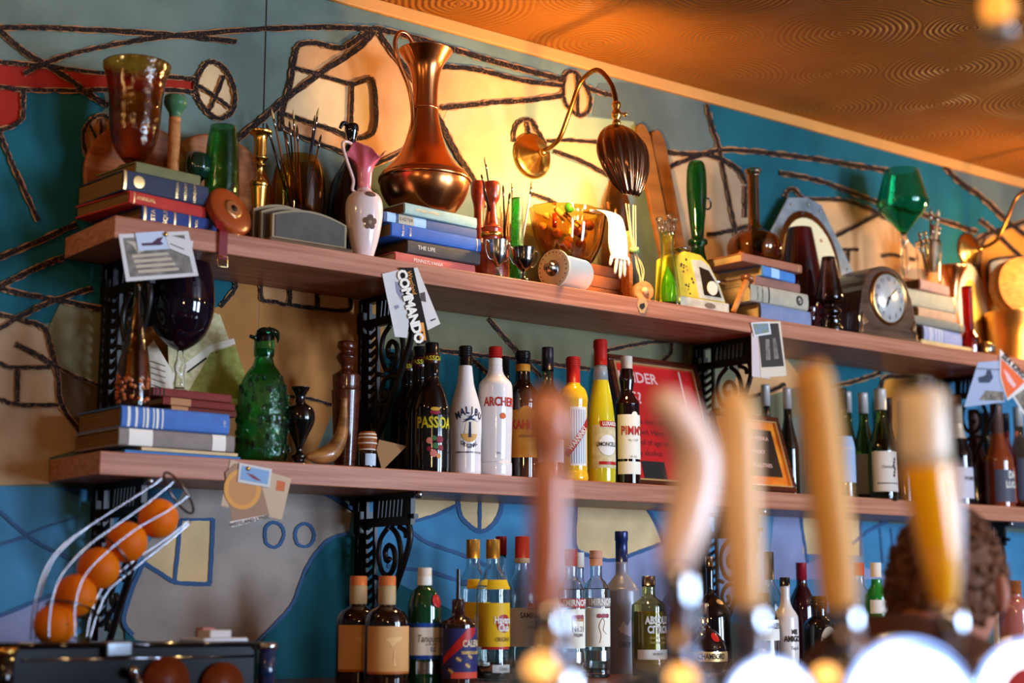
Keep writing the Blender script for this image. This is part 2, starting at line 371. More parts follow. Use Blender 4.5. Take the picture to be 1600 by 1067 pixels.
BL = [
 (6, [(-60,856),(0,850),(45,837)]), (7, [(-30,786),(0,800),(30,826),(60,848),(100,868),(112,874)]), (7, [(-40,975),(0,962),(60,938),(120,913)]), (4, [(45,834),(75,822),(120,808)]),
 (7, [(283,812),(278,860),(273,908)]), (8, [(333,810),(331,860),(328,912)]), (8, [(222,877),(250,895),(273,909),(300,912),(330,912)]), (8, [(224,880),(205,925),(194,970),(208,992)]), (5, [(283,812),(333,811)]),
 (6, [(414,835),(417,822),(428,816),(440,822),(444,835),(438,850),(428,855),(417,849),(414,835)]), (6, [(461,836),(465,824),(476,818),(487,824),(491,837),(486,850),(475,854),(465,849),(461,836)]),
 (6, [(645,815),(680,805),(714,789)]), (7, [(635,822),(665,846),(720,866),(760,883)]), (7, [(605,884),(670,893),(715,906),(760,913)]),
 (8, [(715,776),(720,805),(735,822),(750,830),(765,825),(780,805),(786,776)]), (6, [(750,778),(750,830)]), (7, [(900,790),(900,855),(925,869),(960,875),(1000,862),(1038,848)]), (6, [(1012,796),(1028,820),(1040,850)]),
 (5, [(1250,800),(1262,880)]), (5, [(1345,806),(1345,870)]), (6, [(1330,850),(1365,825),(1405,808)]), (4, [(1375,825),(1380,880)]), (4, [(1392,825),(1398,880)]), (6, [(500,768),(535,785),(560,800)]), (6, [(545,832),(510,846),(480,886),(458,942),(430,975),(385,1018)]),
]
def strokes(name, LL, m, grow, k, jit):
    V, Fc = [], []
    for j, (w, P) in enumerate(LL):
        Q = crom(P, 8) if len(P) > 2 else [(P[0][0] + (P[1][0] - P[0][0]) * i / 10, P[0][1] + (P[1][1] - P[0][1]) * i / 10) for i in range(11)]
        n = len(V)
        for i, (x, y) in enumerate(Q):
            a, b = Q[max(i - 1, 0)], Q[min(i + 1, len(Q) - 1)]; dx, dy = b[0] - a[0], b[1] - a[1]; l = math.hypot(dx, dy) or 1
            w1 = w / 2 * .85 + grow + random.uniform(-jit, jit); w2 = w / 2 * .85 + grow + random.uniform(-jit, jit)
            V += [onwall(x - dy / l * w1, y + dx / l * w1, k + .02 * j), onwall(x + dy / l * w2, y - dx / l * w2, k + .02 * j)]
        Fc += [(n + 2 * i, n + 2 * i + 1, n + 2 * i + 3, n + 2 * i + 2) for i in range(len(Q) - 1)]
    mesh(name, V, Fc, m, wall, smooth=False)
strokes('mural_line_edge', LN, halo, 1.2, 15.5, 1.2); strokes('mural_line', LN, linem, .15, 18, .9); strokes('mural_blue_line', BL, bline, 0, 18, .5)

# ceiling: embossed paper, painted orange brown
cm = M('ceiling_embossed', '8e5010', .42); nt = cm.node_tree; N = nt.nodes; L = nt.links; b = N['Principled BSDF']
tc = N.new('ShaderNodeTexCoord')
def mth(op, a, c=None, d=None):
    n = N.new('ShaderNodeMath'); n.operation = op
    for i, v in enumerate((a, c, d)):
        if v is None: continue
        if isinstance(v, (int, float)): n.inputs[i].default_value = v
        else: L.new(v, n.inputs[i])
    return n.outputs[0]
sx = N.new('ShaderNodeSeparateXYZ'); L.new(tc.outputs['Object'], sx.inputs[0])
def medal(ox, oy, per, freq, rmax):
    u = mth('SUBTRACT', mth('WRAP', mth('ADD', sx.outputs[0], ox), per, 0.0), per / 2); v = mth('SUBTRACT', mth('WRAP', mth('ADD', sx.outputs[1], oy), per, 0.0), per / 2)
    r = mth('SQRT', mth('ADD', mth('MULTIPLY', u, u), mth('MULTIPLY', v, v)))
    an = mth('ARCTAN2', v, u); r2 = mth('ADD', r, mth('MULTIPLY', mth('SINE', mth('MULTIPLY', an, 8.0)), .0012))
    mask = mth('MAXIMUM', mth('SUBTRACT', 1.0, mth('DIVIDE', r, rmax)), 0.0)
    return mth('MULTIPLY', mth('SINE', mth('MULTIPLY', r2, freq)), mth('POWER', mask, .35))
h = mth('ADD', medal(10, 10, .46, 380.0, .20), medal(10.23, 10.23, .46, 420.0, .13))
ns = N.new('ShaderNodeTexNoise'); ns.inputs['Scale'].default_value = 45; L.new(tc.outputs['Object'], ns.inputs[0])
h = mth('ADD', h, mth('MULTIPLY', ns.outputs[0], .6))
bp = N.new('ShaderNodeBump'); bp.inputs['Strength'].default_value = .55; bp.inputs['Distance'].default_value = .004
L.new(h, bp.inputs['Height']); L.new(bp.outputs[0], b.inputs['Normal'])
struct(box('ceiling', (-2.2, 7.2, -7, 0, CEIL, CEIL + .1), cm))
struct(box('trim_1', (-2.2, 7.2, -.014, 0, 2.6565, CEIL), M('trim_paint', 'c98a48', .5, mottle=.1), bv=.003))
struct(box('floor', (-2.2, 7.2, -7, .1, -.05, 0), wood('floor_wood', '4a3020', '33200f')))
struct(box('wall_left', (-2.3, -2.2, -7, .1, 0, CEIL), wallm('wall_side', '6d6a60')))
shelfw = wood('shelf_oak', 'b87c60', '985c42', .38, 9, (.35, 5, 14))
for n, zt, x0, lab in (('wall_shelf', TS, 1.2435, 'upper long wooden wall shelf crowded with books, vases and antiques'), ('wall_shelf', MS, 1.2335, 'middle long wooden wall shelf with the row of liqueur bottles')):
    s = box(n, (x0, SHX1, SHY, -.009, zt - .0455, zt), shelfw, bv=.002); tag(s, lab, 'shelf')
ctop = wood('counter_wood', '8a5238', '5e3422', .3, 9, (.35, 5, 5))
c = thing('back_bar_counter', 'reddish brown wooden back bar counter under the spirits row', 'counter', (0, 0, 0))
box('countertop', (-.4, SHX1, -.60, -.009, CT - .04, CT), ctop, c, bv=.003)
box('cabinet_front', (-.38, SHX1, -.57, -.03, 0, CT - .04), wood('cab', '4a2c1c', '331d12'), c)

# cast iron brackets
iron = M('cast_iron', '17120f', .42, metal=.3)
def bracket(X, ztop, label):
    t = thing('shelf_bracket', label, 'bracket', (X, -.009, ztop), 0, 'cast iron shelf brackets'); h = .008
    u = lambda uu, vv, ww=0: (ww, -uu, vv)
    B = lambda u0, u1, v0, v1, w=h: boxg(-w / 2, w / 2, -u1, -u0, v0, v1)
    mesh('wall_plate', *join([B(0, .012, -.33, -.002, .030), B(0, .024, -.085, -.035, .038), B(.0, .01, -.345, -.31, .02)]), iron, t, smooth=False)
    mesh('upright_bar', *join([B(.018, .030, -.32, -.01), B(.058, .066, -.30, -.01)]), iron, t, smooth=False)
    mesh('top_bar', *join([B(0, .235, -.013, 0, .02), B(.02, .215, -.072, -.052, .012), B(.205, .228, -.058, -.048, .012), B(.19, .215, -.052, -.01, .012)]), iron, t, smooth=False)
    R = []
    for k in range(11):
        v = -.078 - k * .0215; R.append([u(.030, v, -h / 2), u(.058, v + .012, -h / 2), u(.058, v + .020, -h / 2), u(.030, v + .008, -h / 2), u(.030, v, h / 2), u(.058, v + .012, h / 2), u(.058, v + .020, h / 2), u(.030, v + .008, h / 2)])
    for k in range(9):
        a = .066 + k * .0155; R.append([u(a, -.052, -h / 2), u(a + .007, -.052, -h / 2), u(a + .012, -.012, -h / 2), u(a + .005, -.012, -h / 2), u(a, -.052, h / 2), u(a + .007, -.052, h / 2), u(a + .012, -.012, h / 2), u(a + .005, -.012, h / 2)])
    F6 = [(0, 1, 2, 3), (7, 6, 5, 4), (0, 4, 5, 1), (1, 5, 6, 2), (2, 6, 7, 3), (3, 7, 4, 0)]
    mesh('rope_slat', *join([(r, F6) for r in R]), iron, t, smooth=False)['kind'] = 'stuff'
    T = lambda P, r: tubeg(curve3([u(a, b_) for a, b_ in P], 5), r, 6)
    mesh('brace', *T([(.20, -.07), (.205, -.10), (.19, -.14), (.155, -.20), (.12, -.25), (.09, -.30), (.062, -.335), (.03, -.345), (.01, -.34)], .0075), iron, t)
    mesh('scroll', *join([T([(.115, -.075), (.085, -.10), (.078, -.14), (.095, -.175), (.125, -.18), (.145, -.155), (.14, -.125), (.118, -.115), (.105, -.13), (.112, -.15), (.125, -.145)], .0062),
        T([(.13, -.075), (.155, -.095), (.168, -.13), (.165, -.17), (.15, -.195), (.165, -.185)], .0062), T([(.16, -.075), (.185, -.085), (.19, -.10)], .006),
        T([(.145, -.20), (.115, -.195), (.09, -.205), (.078, -.23), (.09, -.25), (.105, -.24), (.10, -.225)], .0058), T([(.066, -.185), (.085, -.19)], .006), T([(.105, -.26), (.08, -.26), (.07, -.28), (.078, -.30)], .0055)]), iron, t)
    mesh('finial', *blob(.009, 8, 6, (0, -.238, -.006)), M('steel_tip', '9a9aa0', .3, metal=1), t)
for X, w in ((1.345, 'leftmost'), (1.99, 'second from left'), (3.10, 'third from left'), (4.205, 'rightmost')):
    bracket(X, TS - .0465, f'black cast iron scroll bracket under the upper shelf, {w} of the four')
    bracket(X, MS - .0465, f'black cast iron scroll bracket under the middle shelf, {w} of the four')
# ================================================================ BOOKS
pages = M('book_pages', 'c9ae82', .8, hex2='a88a5c', mscale=30, stretch=(.1, .1, 14)); pagesd = M('book_pages_brown', '7e5c36', .8, hex2='614424', mscale=30, stretch=(.1, .1, 14))
def cloth(h): return M('cloth_' + h, h, .6, mottle=.15, mscale=30, bump=.25, bscale=900)
gilt = M('gilt', 'd8b071', .35, metal=.6); whiteink = M('white_ink', 'e6e0d2', .6); darkink = M('dark_ink', '2a2420', .6)
def book(pl, yl, pr, yr, z0, T, Wd, colr, label, group, marks=(), pg=None, name='book', lean=0, rnd=.5, swap=None):
    """spine runs from image column pl (row yl) to pr (row yr) on height z0"""
    xl, xr = Xat(pl, yl, z0 + T / 2), Xat(pr, yr, z0 + T / 2)
    L_ = math.hypot(xr - xl, yr - yl); rz = math.atan2(yr - yl, xr - xl)
    t = thing(name, label, 'book', (xl, yl, z0 + .0004), rz, group); T -= .0008
    if lean: t.rotation_euler = (0, lean, rz)
    c = .0028; n = 6; rr = T * .10 * rnd * 2
    out = [(Wd, 0), (0.004, 0)] + [(0.004 - rr * math.sin(PI * k / n) - .002, T * (.5 - .5 * math.cos(PI * k / n))) for k in range(1, n)] + [(.004, T), (Wd, T)]
    inn = [(Wd, T - c), (.006, T - c), (.006, c), (Wd, c)]
    P = out + inn; V = [(0, v, w) for v, w in P] + [(L_, v, w) for v, w in P]; m = len(out); k = len(P)
    Fc = [(i, (i + 1) % k, (i + 1) % k + k, i + k) for i in range(k)]
    # end caps as quads
    def quad(o): return [tuple(o + i for i in q) for q in ((0, 1, k - 2, k - 1),)] + [tuple(o + i for i in (m - 1, m, m + 1, m - 2))] + [tuple([o + i for i in range(1, m - 1)] + [o + m + 1, o + m + 2])]
    Fc += quad(0) + quad(k)
    cov = mesh('cover', V, Fc, cloth(colr), t, smooth=False)
    box('page_block', (.0035, L_ - .0035, .0065, Wd - .003, c + .0001, T - c - .0001), pg or pages, t)
    for q in marks:
        kind = q[0]
        sp = lambda x, v: (x, .002 - rr * 2 * math.sqrt(max(0, v / T * (1 - v / T))) - .0006, v)
        if kind == 'band':
            _, a, w, mt = q; nn = 6
            V2 = []; 
            for i in range(nn + 1):
                v = T * (.04 + .92 * i / nn); V2 += [sp(L_ * a, v), sp(L_ * (a + w), v)]
            mesh('spine_band', V2, [(2 * i, 2 * i + 1, 2 * i + 3, 2 * i + 2) for i in range(nn)], mt, cov, smooth=False)
        elif kind == 'text':      # reads along the spine
            _, a, s_, hh, mt = q
            flat_text('spine_lettering', s_, T * hh * 1.4, mt, cov, lambda x, v: (lambda p: (p[0], p[1] - .0005, p[2]))(sp(L_ * a + x, T / 2 + v)))
        elif kind == 'vtext':     # reads across the spine
            _, a, s_, hh, mt = q
            flat_text('spine_lettering', s_, T * hh * 1.4, mt, cov, lambda x, v: (lambda p: (p[0], p[1] - .0005, p[2]))(sp(L_ * a + x, T / 2 + v)), rot=PI / 2)
        elif kind == 'disc':
            _, a, r_, mt = q
            mesh('spine_emblem', [(lambda p: (p[0], p[1] - .0005, p[2]))(sp(L_ * a + x, T / 2 + v)) for x, v in subpoly(disc(T * r_, n=12), .006)[0]], subpoly(disc(T * r_, n=12), .006)[1], mt, cov, smooth=False)
    return z0 + T + .0008
def mm(px, py0, py1, y=-.22):
    z = 1.9; X = Xat(px, y, z); return abs(py1 - py0) * dep((X, y, z)) / FPX
gA = 'old books in the left stack on the upper shelf'
z = TS
z = book(222, -.245, 338, -.225, z, mm(222, 318, 344), .20, '2c3f78', 'blue cloth book with gold capitals on its spine, bottom of upper left stack', gA, [('band', .02, .03, gilt), ('vtext', .14, 'STA', .30, gilt), ('vtext', .30, 'SQUI', .30, gilt), ('band', .42, .02, gilt), ('band', .62, .02, gilt), ('vtext', .72, 'VOL', .2, gilt)], pagesd)
z = book(203, -.245, 322, -.215, z, mm(205, 294, 315), .20, 'b8342c', 'red cloth book in the upper left stack, second from the bottom', gA, [('band', .05, .01, gilt), ('text', .2, 'ANNUAL', .3, gilt)], pagesd)
z = book(193, -.235, 325, -.215, z, mm(195, 260, 294), .19, '343c50', 'navy book with gold rosette in the upper left stack, above the red one', gA, [('disc', .17, .30, gilt), ('band', .0, .03, gilt), ('vtext', .62, 'IMPERIAL', .15, gilt), ('vtext', .72, 'HISTORY', .15, gilt), ('vtext', .83, 'LONDON', .15, gilt)], pagesd)
z = book(213, -.225, 313, -.205, z, mm(213, 240, 259), .17, '6f6e48', 'olive green book on top of the upper left stack, under the amber goblet', gA, [], pagesd)
TA = z
gB = 'old books stacked under the copper jug'
z = TS
z = book(618, -.225, 742, -.215, z, mm(650, 385, 405), .17, 'c4655c', 'faded pink book, bottom of the stack under the copper jug', gB, [('text', .4, 'PENNSYLVANIA', .3, whiteink)])
z = book(637, -.225, 750, -.22, z, mm(650, 365, 387), .18, '4f4a48', 'grey brown book with pale spine, second from the bottom under the copper jug', gB, [('text', .25, 'THE LIFE', .3, whiteink)], pagesd)
z = book(612, -.23, 751, -.215, z, mm(650, 343, 366), .19, '2f63b8', 'bright blue book in the middle of the stack under the copper jug', gB, [('vtext', .12, 'THE SEA', .16, gilt), ('vtext', .2, 'BOOK', .16, gilt), ('band', .95, .01, gilt)], pagesd)
z = book(600, -.22, 745, -.205, z, mm(650, 328, 345), .18, '4a5f8c', 'slate blue book with paper labels, fourth in the stack under the copper jug', gB, [('band', .03, .09, M('label_blue', '9fc3dc', .6)), ('band', .15, .16, M('label_cream', 'b3ab98', .6)), ('band', .31, .13, M('label_blue', '9fc3dc', .6)), ('text', .23, 'EXETER', .34, darkink)], pagesd)
z = book(633, -.225, 745, -.205, z, mm(650, 308, 327), .18, '9dbdb8', 'pale turquoise book topping the stack right under the copper jug', gB, [('text', .3, 'NATURAL HISTORY', .22, gilt)], pagesd)
TB = z
gC = 'old books stacked under the amber long-necked bottle'
z = TS
z = book(1188, -.225, 1266, -.21, z, mm(1200, 472, 502), .18, '7f8ba8', 'grey blue book, bottom of the stack under the long-necked amber bottle', gC, [])
z = book(1172, -.22, 1262, -.21, z, mm(1200, 446, 474), .18, 'b5aa92', 'beige book with printed oval emblem, second from the bottom beside the gavel', gC, [('vtext', .12, 'CHATTO', .14, darkink), ('vtext', .2, 'COMMERCE', .14, darkink), ('band', .3, .02, darkink), ('disc', .84, .3, darkink), ('disc', .84, .18, M('beige_patch', 'c9bfa5', .6))])
z = book(1180, -.215, 1250, -.205, z, mm(1200, 431, 446), .17, '96695a', 'brown book in the stack under the long-necked amber bottle, below the blue one', gC, [])
z = book(1192, -.225, 1242, -.20, z, mm(1200, 416, 433), .15, '4f86c4', 'small bright blue book in the stack under the long-necked amber bottle', gC, [('band', .25, .25, M('pale_label', 'a9c9e6', .6))])
z = book(1160, -.225, 1253, -.215, z, mm(1200, 403, 417), .16, 'a5684e', 'tan leather book topping the stack under the long-necked amber bottle', gC, [('band', .93, .02, gilt)])
TC = z
gD = 'old books stacked right of the mantel clock'
z = TS
z = book(1440, -.235, 1519, -.225, z, mm(1450, 535, 545), .16, 'd8b878', 'thin cream book, bottom of the stack right of the clock', gD, [])
z = book(1443, -.225, 1502, -.205, z, mm(1450, 510, 534), .16, '9aa0bc', 'pale blue book with silver lines, second from the bottom right of the clock', gD, [('band', .15, .02, whiteink), ('band', .2, .02, whiteink), ('band', .3, .015, whiteink), ('band', .38, .015, whiteink), ('band', .45, .015, whiteink)], pagesd)
z = book(1425, -.225, 1507, -.215, z, mm(1450, 495, 509), .16, '847f70', 'grey book with rounded spine in the stack right of the clock', gD, [('band', .92, .03, gilt)], pagesd)
z = book(1435, -.215, 1494, -.205, z, mm(1450, 480, 496), .16, 'd9a47c', 'salmon cream book in the middle of the stack right of the clock', gD, [])
z = book(1418, -.215, 1495, -.205, z, mm(1450, 452, 479), .16, 'cdb890', 'thick cream book with fine lines, second from the top right of the clock', gD, [('band', .93, .02, gilt)])
z = book(1438, -.225, 1483, -.205, z, mm(1450, 433, 450), .15, 'd89a80', 'pinkish book topping the stack right of the clock, under the green goblet', gD, [], pagesd)
TD = z
gF = 'brown books stacked under the amber bowl'
z = TS
z = book(908, -.175, 996, -.17, z, mm(950, 441, 462), .13, '7a4220', 'brown leather book, bottom of the stack under the amber bowl', gF, [])
z = book(903, -.17, 986, -.165, z, mm(950, 419, 440), .13, '8a4e26', 'brown leather book with gold lines, middle of the stack under the amber bowl', gF, [('band', .1, .01, gilt), ('band', .9, .01, gilt)])
z = book(893, -.165, 976, -.16, z, mm(950, 400, 418), .13, '6e3a1c', 'dark brown leather book topping the stack under the amber bowl', gF, [])
TF = z
gE = 'old books in the left stack on the middle shelf'
z = MS
z = book(196, -.245, 376, -.235, z, mm(200, 705, 711), .20, '3f78b0', 'very thin blue booklet, bottom of the left stack on middle shelf', gE, [])
z = book(222, -.24, 372, -.23, z, mm(200, 698, 704), .20, 'd9bb8c', 'thin cream booklet in the middle shelf left stack, on the thin blue one', gE, [])
z = book(186, -.24, 366, -.23, z, mm(200, 670, 698), .20, '8c8078', 'grey brown book with two white paper labels, middle shelf left stack', gE, [('band', .08, .2, whiteink), ('band', .80, .12, whiteink)], pagesd)
z = book(190, -.24, 358, -.23, z, mm(200, 635, 669), .20, '4a74b8', 'blue book with white ribs on its spine, middle shelf left stack', gE, [('band', .05, .025, whiteink), ('band', .12, .02, whiteink), ('band', .19, .012, whiteink), ('band', .22, .02, whiteink), ('band', .28, .012, whiteink), ('band', .31, .02, whiteink), ('band', .36, .012, whiteink), ('vtext', .95, 'LTD', .12, whiteink)], pagesd)
TE = z
z = book(268, -.20, 370, -.18, z, mm(200, 628, 638), .15, '6b2e24', 'dark red book lowest of three small ones on the blue book', gE, [('band', .0, .25, M('tan_patch', 'b07a50', .6))])
z = book(255, -.20, 367, -.18, z, mm(200, 614, 627), .15, '7c2c24', 'dark red book with tan spine end, middle of three on the blue book', gE, [('band', .1, .28, M('tan_patch', 'b07a50', .6))])
z = book(240, -.20, 362, -.18, z, mm(200, 599, 613), .15, '84332e', 'maroon book topping the middle shelf left stack, under the purple goblet', gE, [('band', .02, .02, darkink), ('band', .07, .02, darkink), ('band', .12, .02, darkink)])
TE2 = z
# ================================================================ UPPER SHELF
amber = M('amber_glass', 'eaa83c', .05, trans=1, bump=.6, bscale=70, hex2='b0601c', mscale=22, ior=1.4); amberc = glass('amber_clear', 'c8801e', .02); brownglass = glass('brown_glass', 'c8702c', .03)
greeng = glass('green_glass', '2f9c4a', .05, bump=.4, bscale=90); greend = glass('green_deep', '0f7a3c', .04); emer = glass('emerald', '18b87a', .02); clear = glass('clear_glass', 'f2f4f0', .01); crack = glass('green_crackle', '2ac43c', .06, bump=1, bscale=180)
limeg = glass('lime_glass', 'd4ee5a', .02); smoke = glass('smoke_glass', '6a4a48', .02); ruby = glass('ruby', '8a0e10', .03); purple = gloss('purple_black', '140812', .06)
brass = M('brass', 'd0a050', .24, metal=1); brassd = M('brass_dark', '7a4f22', .28, metal=1); copper = M('copper', 'dc9058', .24, metal=1, hex2='c4723c', mscale=6); silver = M('silver', 'a9a49c', .22, metal=1); dwood = wood('mahogany', '5a2412', '3d170b', .25, coat=.3); lwood = wood('light_wood', 'c9864c', 'a86634', .4); mwood = wood('mid_wood', '96562c', '7a4220', .4); redwood = wood('red_wood', 'a2391c', '7c2812', .3, coat=.4); blk = gloss('black_gloss', '0c0a09', .1)

v = Vessel('glass_goblet', 'large mottled amber glass goblet on the upper left book stack', 'glass', 211, -.15, TA, 102, 240)
v.part('bowl', [(8, 232), (16, 228), (28, 215), (36, 196), (39, 180), (40, 168), (41, 150), (43, 135), (47, 118), (52, 107), (53, 102)], amber, t=.003, floor=.01)
v.part('foot', [(25, 240), (25, 240), (22, 236), (9, 233), (8, 229)], amber)
v = Vessel('wooden_bobbin', 'slim wooden bobbin with green painted top standing behind the goblet', 'bobbin', 272, -.13, TA, 152, 258)
v.part('shaft', [(12, 258), (12, 258), (13, 254), (13, 254), (9, 253), (9, 253), (9.5, 200), (9, 178)], lwood)
v.part('flange', [(9, 178), (9, 178), (10, 172), (17, 163), (18, 157), (17, 152), (17, 152), (3, 152)], gloss('bobbin_green', '3f6a48', .35))
v.part('metal_cap', [(15, 152.5), (15, 152.5), (15, 150.5), (15, 150.5), (2, 150)], silver)
def leaning_disc(name, label, cx, cy, rpx, y, m, cat='plate', t=.012):
    c = onY(cx, cy, y); r = rpx * dep(c) / FPX; z0 = TS
    zc = c.z - z0; R = max(r, 0.01)
    o = thing(name, label, cat, (c.x, y, z0)); lean = .10
    V, Fc = latheg([(R, 0), (R, 0), (R, t), (R - .004, t + .001), (R - .012, t - .003), (.002, t - .003)], 36)
    rot = Matrix.Rotation(PI / 2 - lean, 4, 'X')
    pts = [rot @ Vector(p) for p in V]; zm = min(p.z for p in pts)
    mesh('disc', [(p.x, p.y, p.z - zm) for p in pts], Fc, m, o); return o
leaning_disc('wooden_plate', 'round orange wooden board leaning on the wall behind the amber goblet', 222, 262, 96, -.06, mwood)
leaning_disc('wooden_plate', 'round orange wooden board leaning on the wall behind the green tumbler', 340, 262, 96, -.06, wood('plate_wood', 'b06a38', '8f5028', .45))
v = Vessel('glass_tumbler', 'tall ribbed green glass tumbler left of the brass candlestick', 'glass', 346, -.155, TS, 198, 330)
v.part('body', [(24, 330), (24, 330), (26, 310), (26, 250), (25, 225), (22, 205), (20, 198)], greeng, t=.0025, seg=48, flute=.012, nfl=24)
# small dark glass ornament beside it
v = Vessel('glass_stopper', 'dark green ribbed glass stopper between book stack and tumbler', 'ornament', 307, -.15, TS, 238, 340)
v.part('shaft', [(10, 340), (10, 340), (8, 300), (6, 275), (12, 268)], greend); v.part('head', [(12, 268), (20, 258), (18, 244), (8, 238), (2, 238)], gloss('stopper_green', '0d2a1c', .1), seg=24, flute=.1, nfl=8)
# leather tape case with red strap
c0 = onY(359, 330, -.215); t = thing('leather_case', 'round leather tape measure case with brass winder by the book stack', 'tape measure', (c0.x, -.212, TS))
rr = .057; nv_ = (RT * .74 + UP * .46 - FW * .46).normalized(); qn = nv_.to_track_quat('Z', 'Y')
dz_ = rr * math.sqrt(1 - nv_.z ** 2) + .012 * nv_.z
def rl(P, seg=32):
    V, Fc = latheg(P, seg); return [tuple(qn @ Vector(p) + Vector((0, 0, dz_))) for p in V], Fc
mesh('case', *rl([(rr - .004, -.012), (rr, -.008), (rr, -.008), (rr, .006), (rr, .006), (rr - .006, .010), (rr * .5, .0125), (.001, .013)]), gloss('tan_leather', '8c3c16', .3, bump=.2), t)
mesh('winder', *rl([(.022, .011), (.022, .011), (.022, .016), (.018, .017), (.001, .017)]), M('winder_brass', 'b88a5c', .35, metal=.8), t)
mesh('winder_slot', *rl([(.008, .0165), (.008, .0165), (.008, .0185), (.001, .0185)], 12), M('slot_dark', '1a1210', .5), t)
x0 = Xat(347, SHY, TS); stm = M('red_strap', '7c1a1c', .45, mottle=.2)
def strap():
    w = .0095; P = [(-.235, TS + .038), (-.250, TS + .010), (-.262, TS + .003), (-.2655, TS - .004), (-.2645, TS - .04), (-.2640, TS - .058), (-.2650, Zat(404, x0, -.262))]
    P = crom(P, 4); V = []; 
    for (y, z), dx in zip(P, [0] * 99): V += [(x0 - w, y, z), (x0 + w, y, z), (x0 + w, y - .0025, z + .0004), (x0 - w, y - .0025, z + .0004)]
    n = len(P); Fc = [(4 * i + k, 4 * i + (k + 1) % 4, 4 * i + 4 + (k + 1) % 4, 4 * i + 4 + k) for i in range(n - 1) for k in range(4)] + [(0, 1, 2, 3), tuple(4 * n - 4 + k for k in (3, 2, 1, 0))]
    return V, Fc
st = thing('leather_strap', 'dark red leather strap with brass buckle hanging over the shelf edge', 'strap', (0, 0, 0))
mesh('strap', *strap(), stm, st, smooth=False)
zb_ = Zat(404, x0, -.262)
mesh('buckle', *tubeg([(x0 - .011, -.266, zb_ + .004), (x0 - .011, -.266, zb_ - .018), (x0 + .011, -.266, zb_ - .018), (x0 + .011, -.266, zb_ + .004), (x0 - .011, -.266, zb_ + .004)], .0022, 6), M('buckle_brass', 'c9a878', .25, metal=1), st)
v = Vessel('candlestick', 'brass candlestick with ringed stem right of the green tumbler', 'candlestick', 405, -.13, TS, 205, 330)
v.part('stem', [(22, 330), (22, 330), (22, 322), (13, 316), (7, 309), (15, 305), (16, 300), (10, 296), (10, 288), (13, 268), (14, 263), (15, 262), (15, 258), (6, 252), (6, 243), (10, 240), (5, 238), (12, 234), (12, 232)], brass, sm=3)
v.part('candle_cup', [(10, 236), (10, 236), (10.5, 212), (17, 208), (18, 205), (18, 205), (9, 206)], brass)
# brushes in an amber pot
v = Vessel('glass_pot', 'squat amber glass pot holding paint brushes', 'pot', 466, -.12, TS, 246, 340)
v.part('body', [(26, 340), (26, 340), (34, 325), (40, 300), (42, 275), (37, 256), (30, 248), (29, 246)], amberc, t=.0025, floor=.01)
def brush(px0, py0, px1, py1, y, wpx, hm, tip, label, group, dy=-.02, name='paint_brush', cat='brush'):
    a = onY(px0, py0, y); b_ = onY(px1, py1, y + dy); t = thing(name, label, cat, tuple(a), 0, group); k = dep(a) / FPX * wpx / 2
    b2 = b_ - a
    mesh('handle', *tubeg([(0, 0, 0), b2 * .55, b2 * .8], [k, k * .9, k * .7], 8), hm, t); mesh('ferrule', *tubeg([b2 * .8, b2 * .9], [k * .8, k * .9], 8), silver, t)
    mesh('bristles', *tubeg([b2 * .9, b2 * .95, b2], [k * .9, k, k * .2], 8), tip, t)
hm_b, hm_r, hm_bl, tipd, tipl = gloss('handle_black', '17120f', .25), gloss('handle_brown', '8a4a22', .3), gloss('handle_navy', '26304a', .3), M('bristle_dark', '3a2a1c', .9), M('bristle_pale', 'c9a56a', .9)
G = 'paint brushes in the amber glass pot'
for i, q in enumerate([(455, 325, 416, 192, -.12, 5, hm_b, tipd), (458, 325, 424, 170, -.115, 4, hm_r, tipl), (462, 325, 440, 180, -.11, 3.5, hm_r, tipd), (464, 325, 452, 188, -.125, 4, hm_b, tipd), (466, 328, 458, 170, -.10, 3.5, hm_r, tipl), (470, 325, 464, 195, -.13, 4, hm_r, tipd), (472, 322, 498, 168, -.12, 4.5, hm_bl, tipl), (474, 322, 492, 180, -.13, 3.5, hm_b, tipd), (478, 320, 502, 210, -.11, 4, hm_r, tipd), (468, 320, 446, 205, -.135, 4, hm_b, tipd)]):
    brush(*q, ['black', 'brown', 'slim brown', 'stout black', 'straight brown', 'upright brown', 'tall navy', 'thin black right', 'short brown right', 'short black'][i] + ' handled paint brush standing in the amber glass pot', G)
# letter rack: base and two arched boards
c0 = Xat(425, -.225, TS + .02); t = thing('letter_rack', 'grey leather covered letter rack with two arched panels', 'letter rack', (c0, -.225, TS), 0)
lw = Xat(541, -.225, TS + .02) - c0; grl = M('rack_leather', '5c564e', .6, mottle=.25, mscale=20, bump=.3, bscale=300); grb = M('rack_frame', '9c8868', .5, mottle=.2)
box('rack_base', (-.012, lw + .012, -.012, .075, 0, .014), wood('rack_base', '6e5236', '4e3822'), t, bv=.003)
for nm, y0, hL, hR, dx, wd in (('front_panel', 0, .014, 0, 0, lw), ('back_panel', .045, .046, 0, -.022, lw * .8), ('middle_panel', .024, .030, 0, -.014, lw * .85)):
    n = 14; P = [(dx, .014), (dx + wd, .014)] + [(dx + wd * (1 - k / n), .014 + .036 + hL * .5 + .030 * math.sin(PI * (.12 + .76 * k / n))) for k in range(n + 1)]
    mesh(nm, *prismg(P, .010, lambda u, v_, w, y0=y0: (u, y0 + w, v_)), grb, t, smooth=False)
    c_ = (dx + wd / 2, .014 + .036); P2 = [(c_[0] + (u - c_[0]) * .93, c_[1] + (v_ - c_[1]) * .86) for u, v_ in P]
    mesh('leather_inset', *prismg(P2, .003, lambda u, v_, w, y0=y0: (u, y0 - .0025 + w, v_)), grl, t, smooth=False)
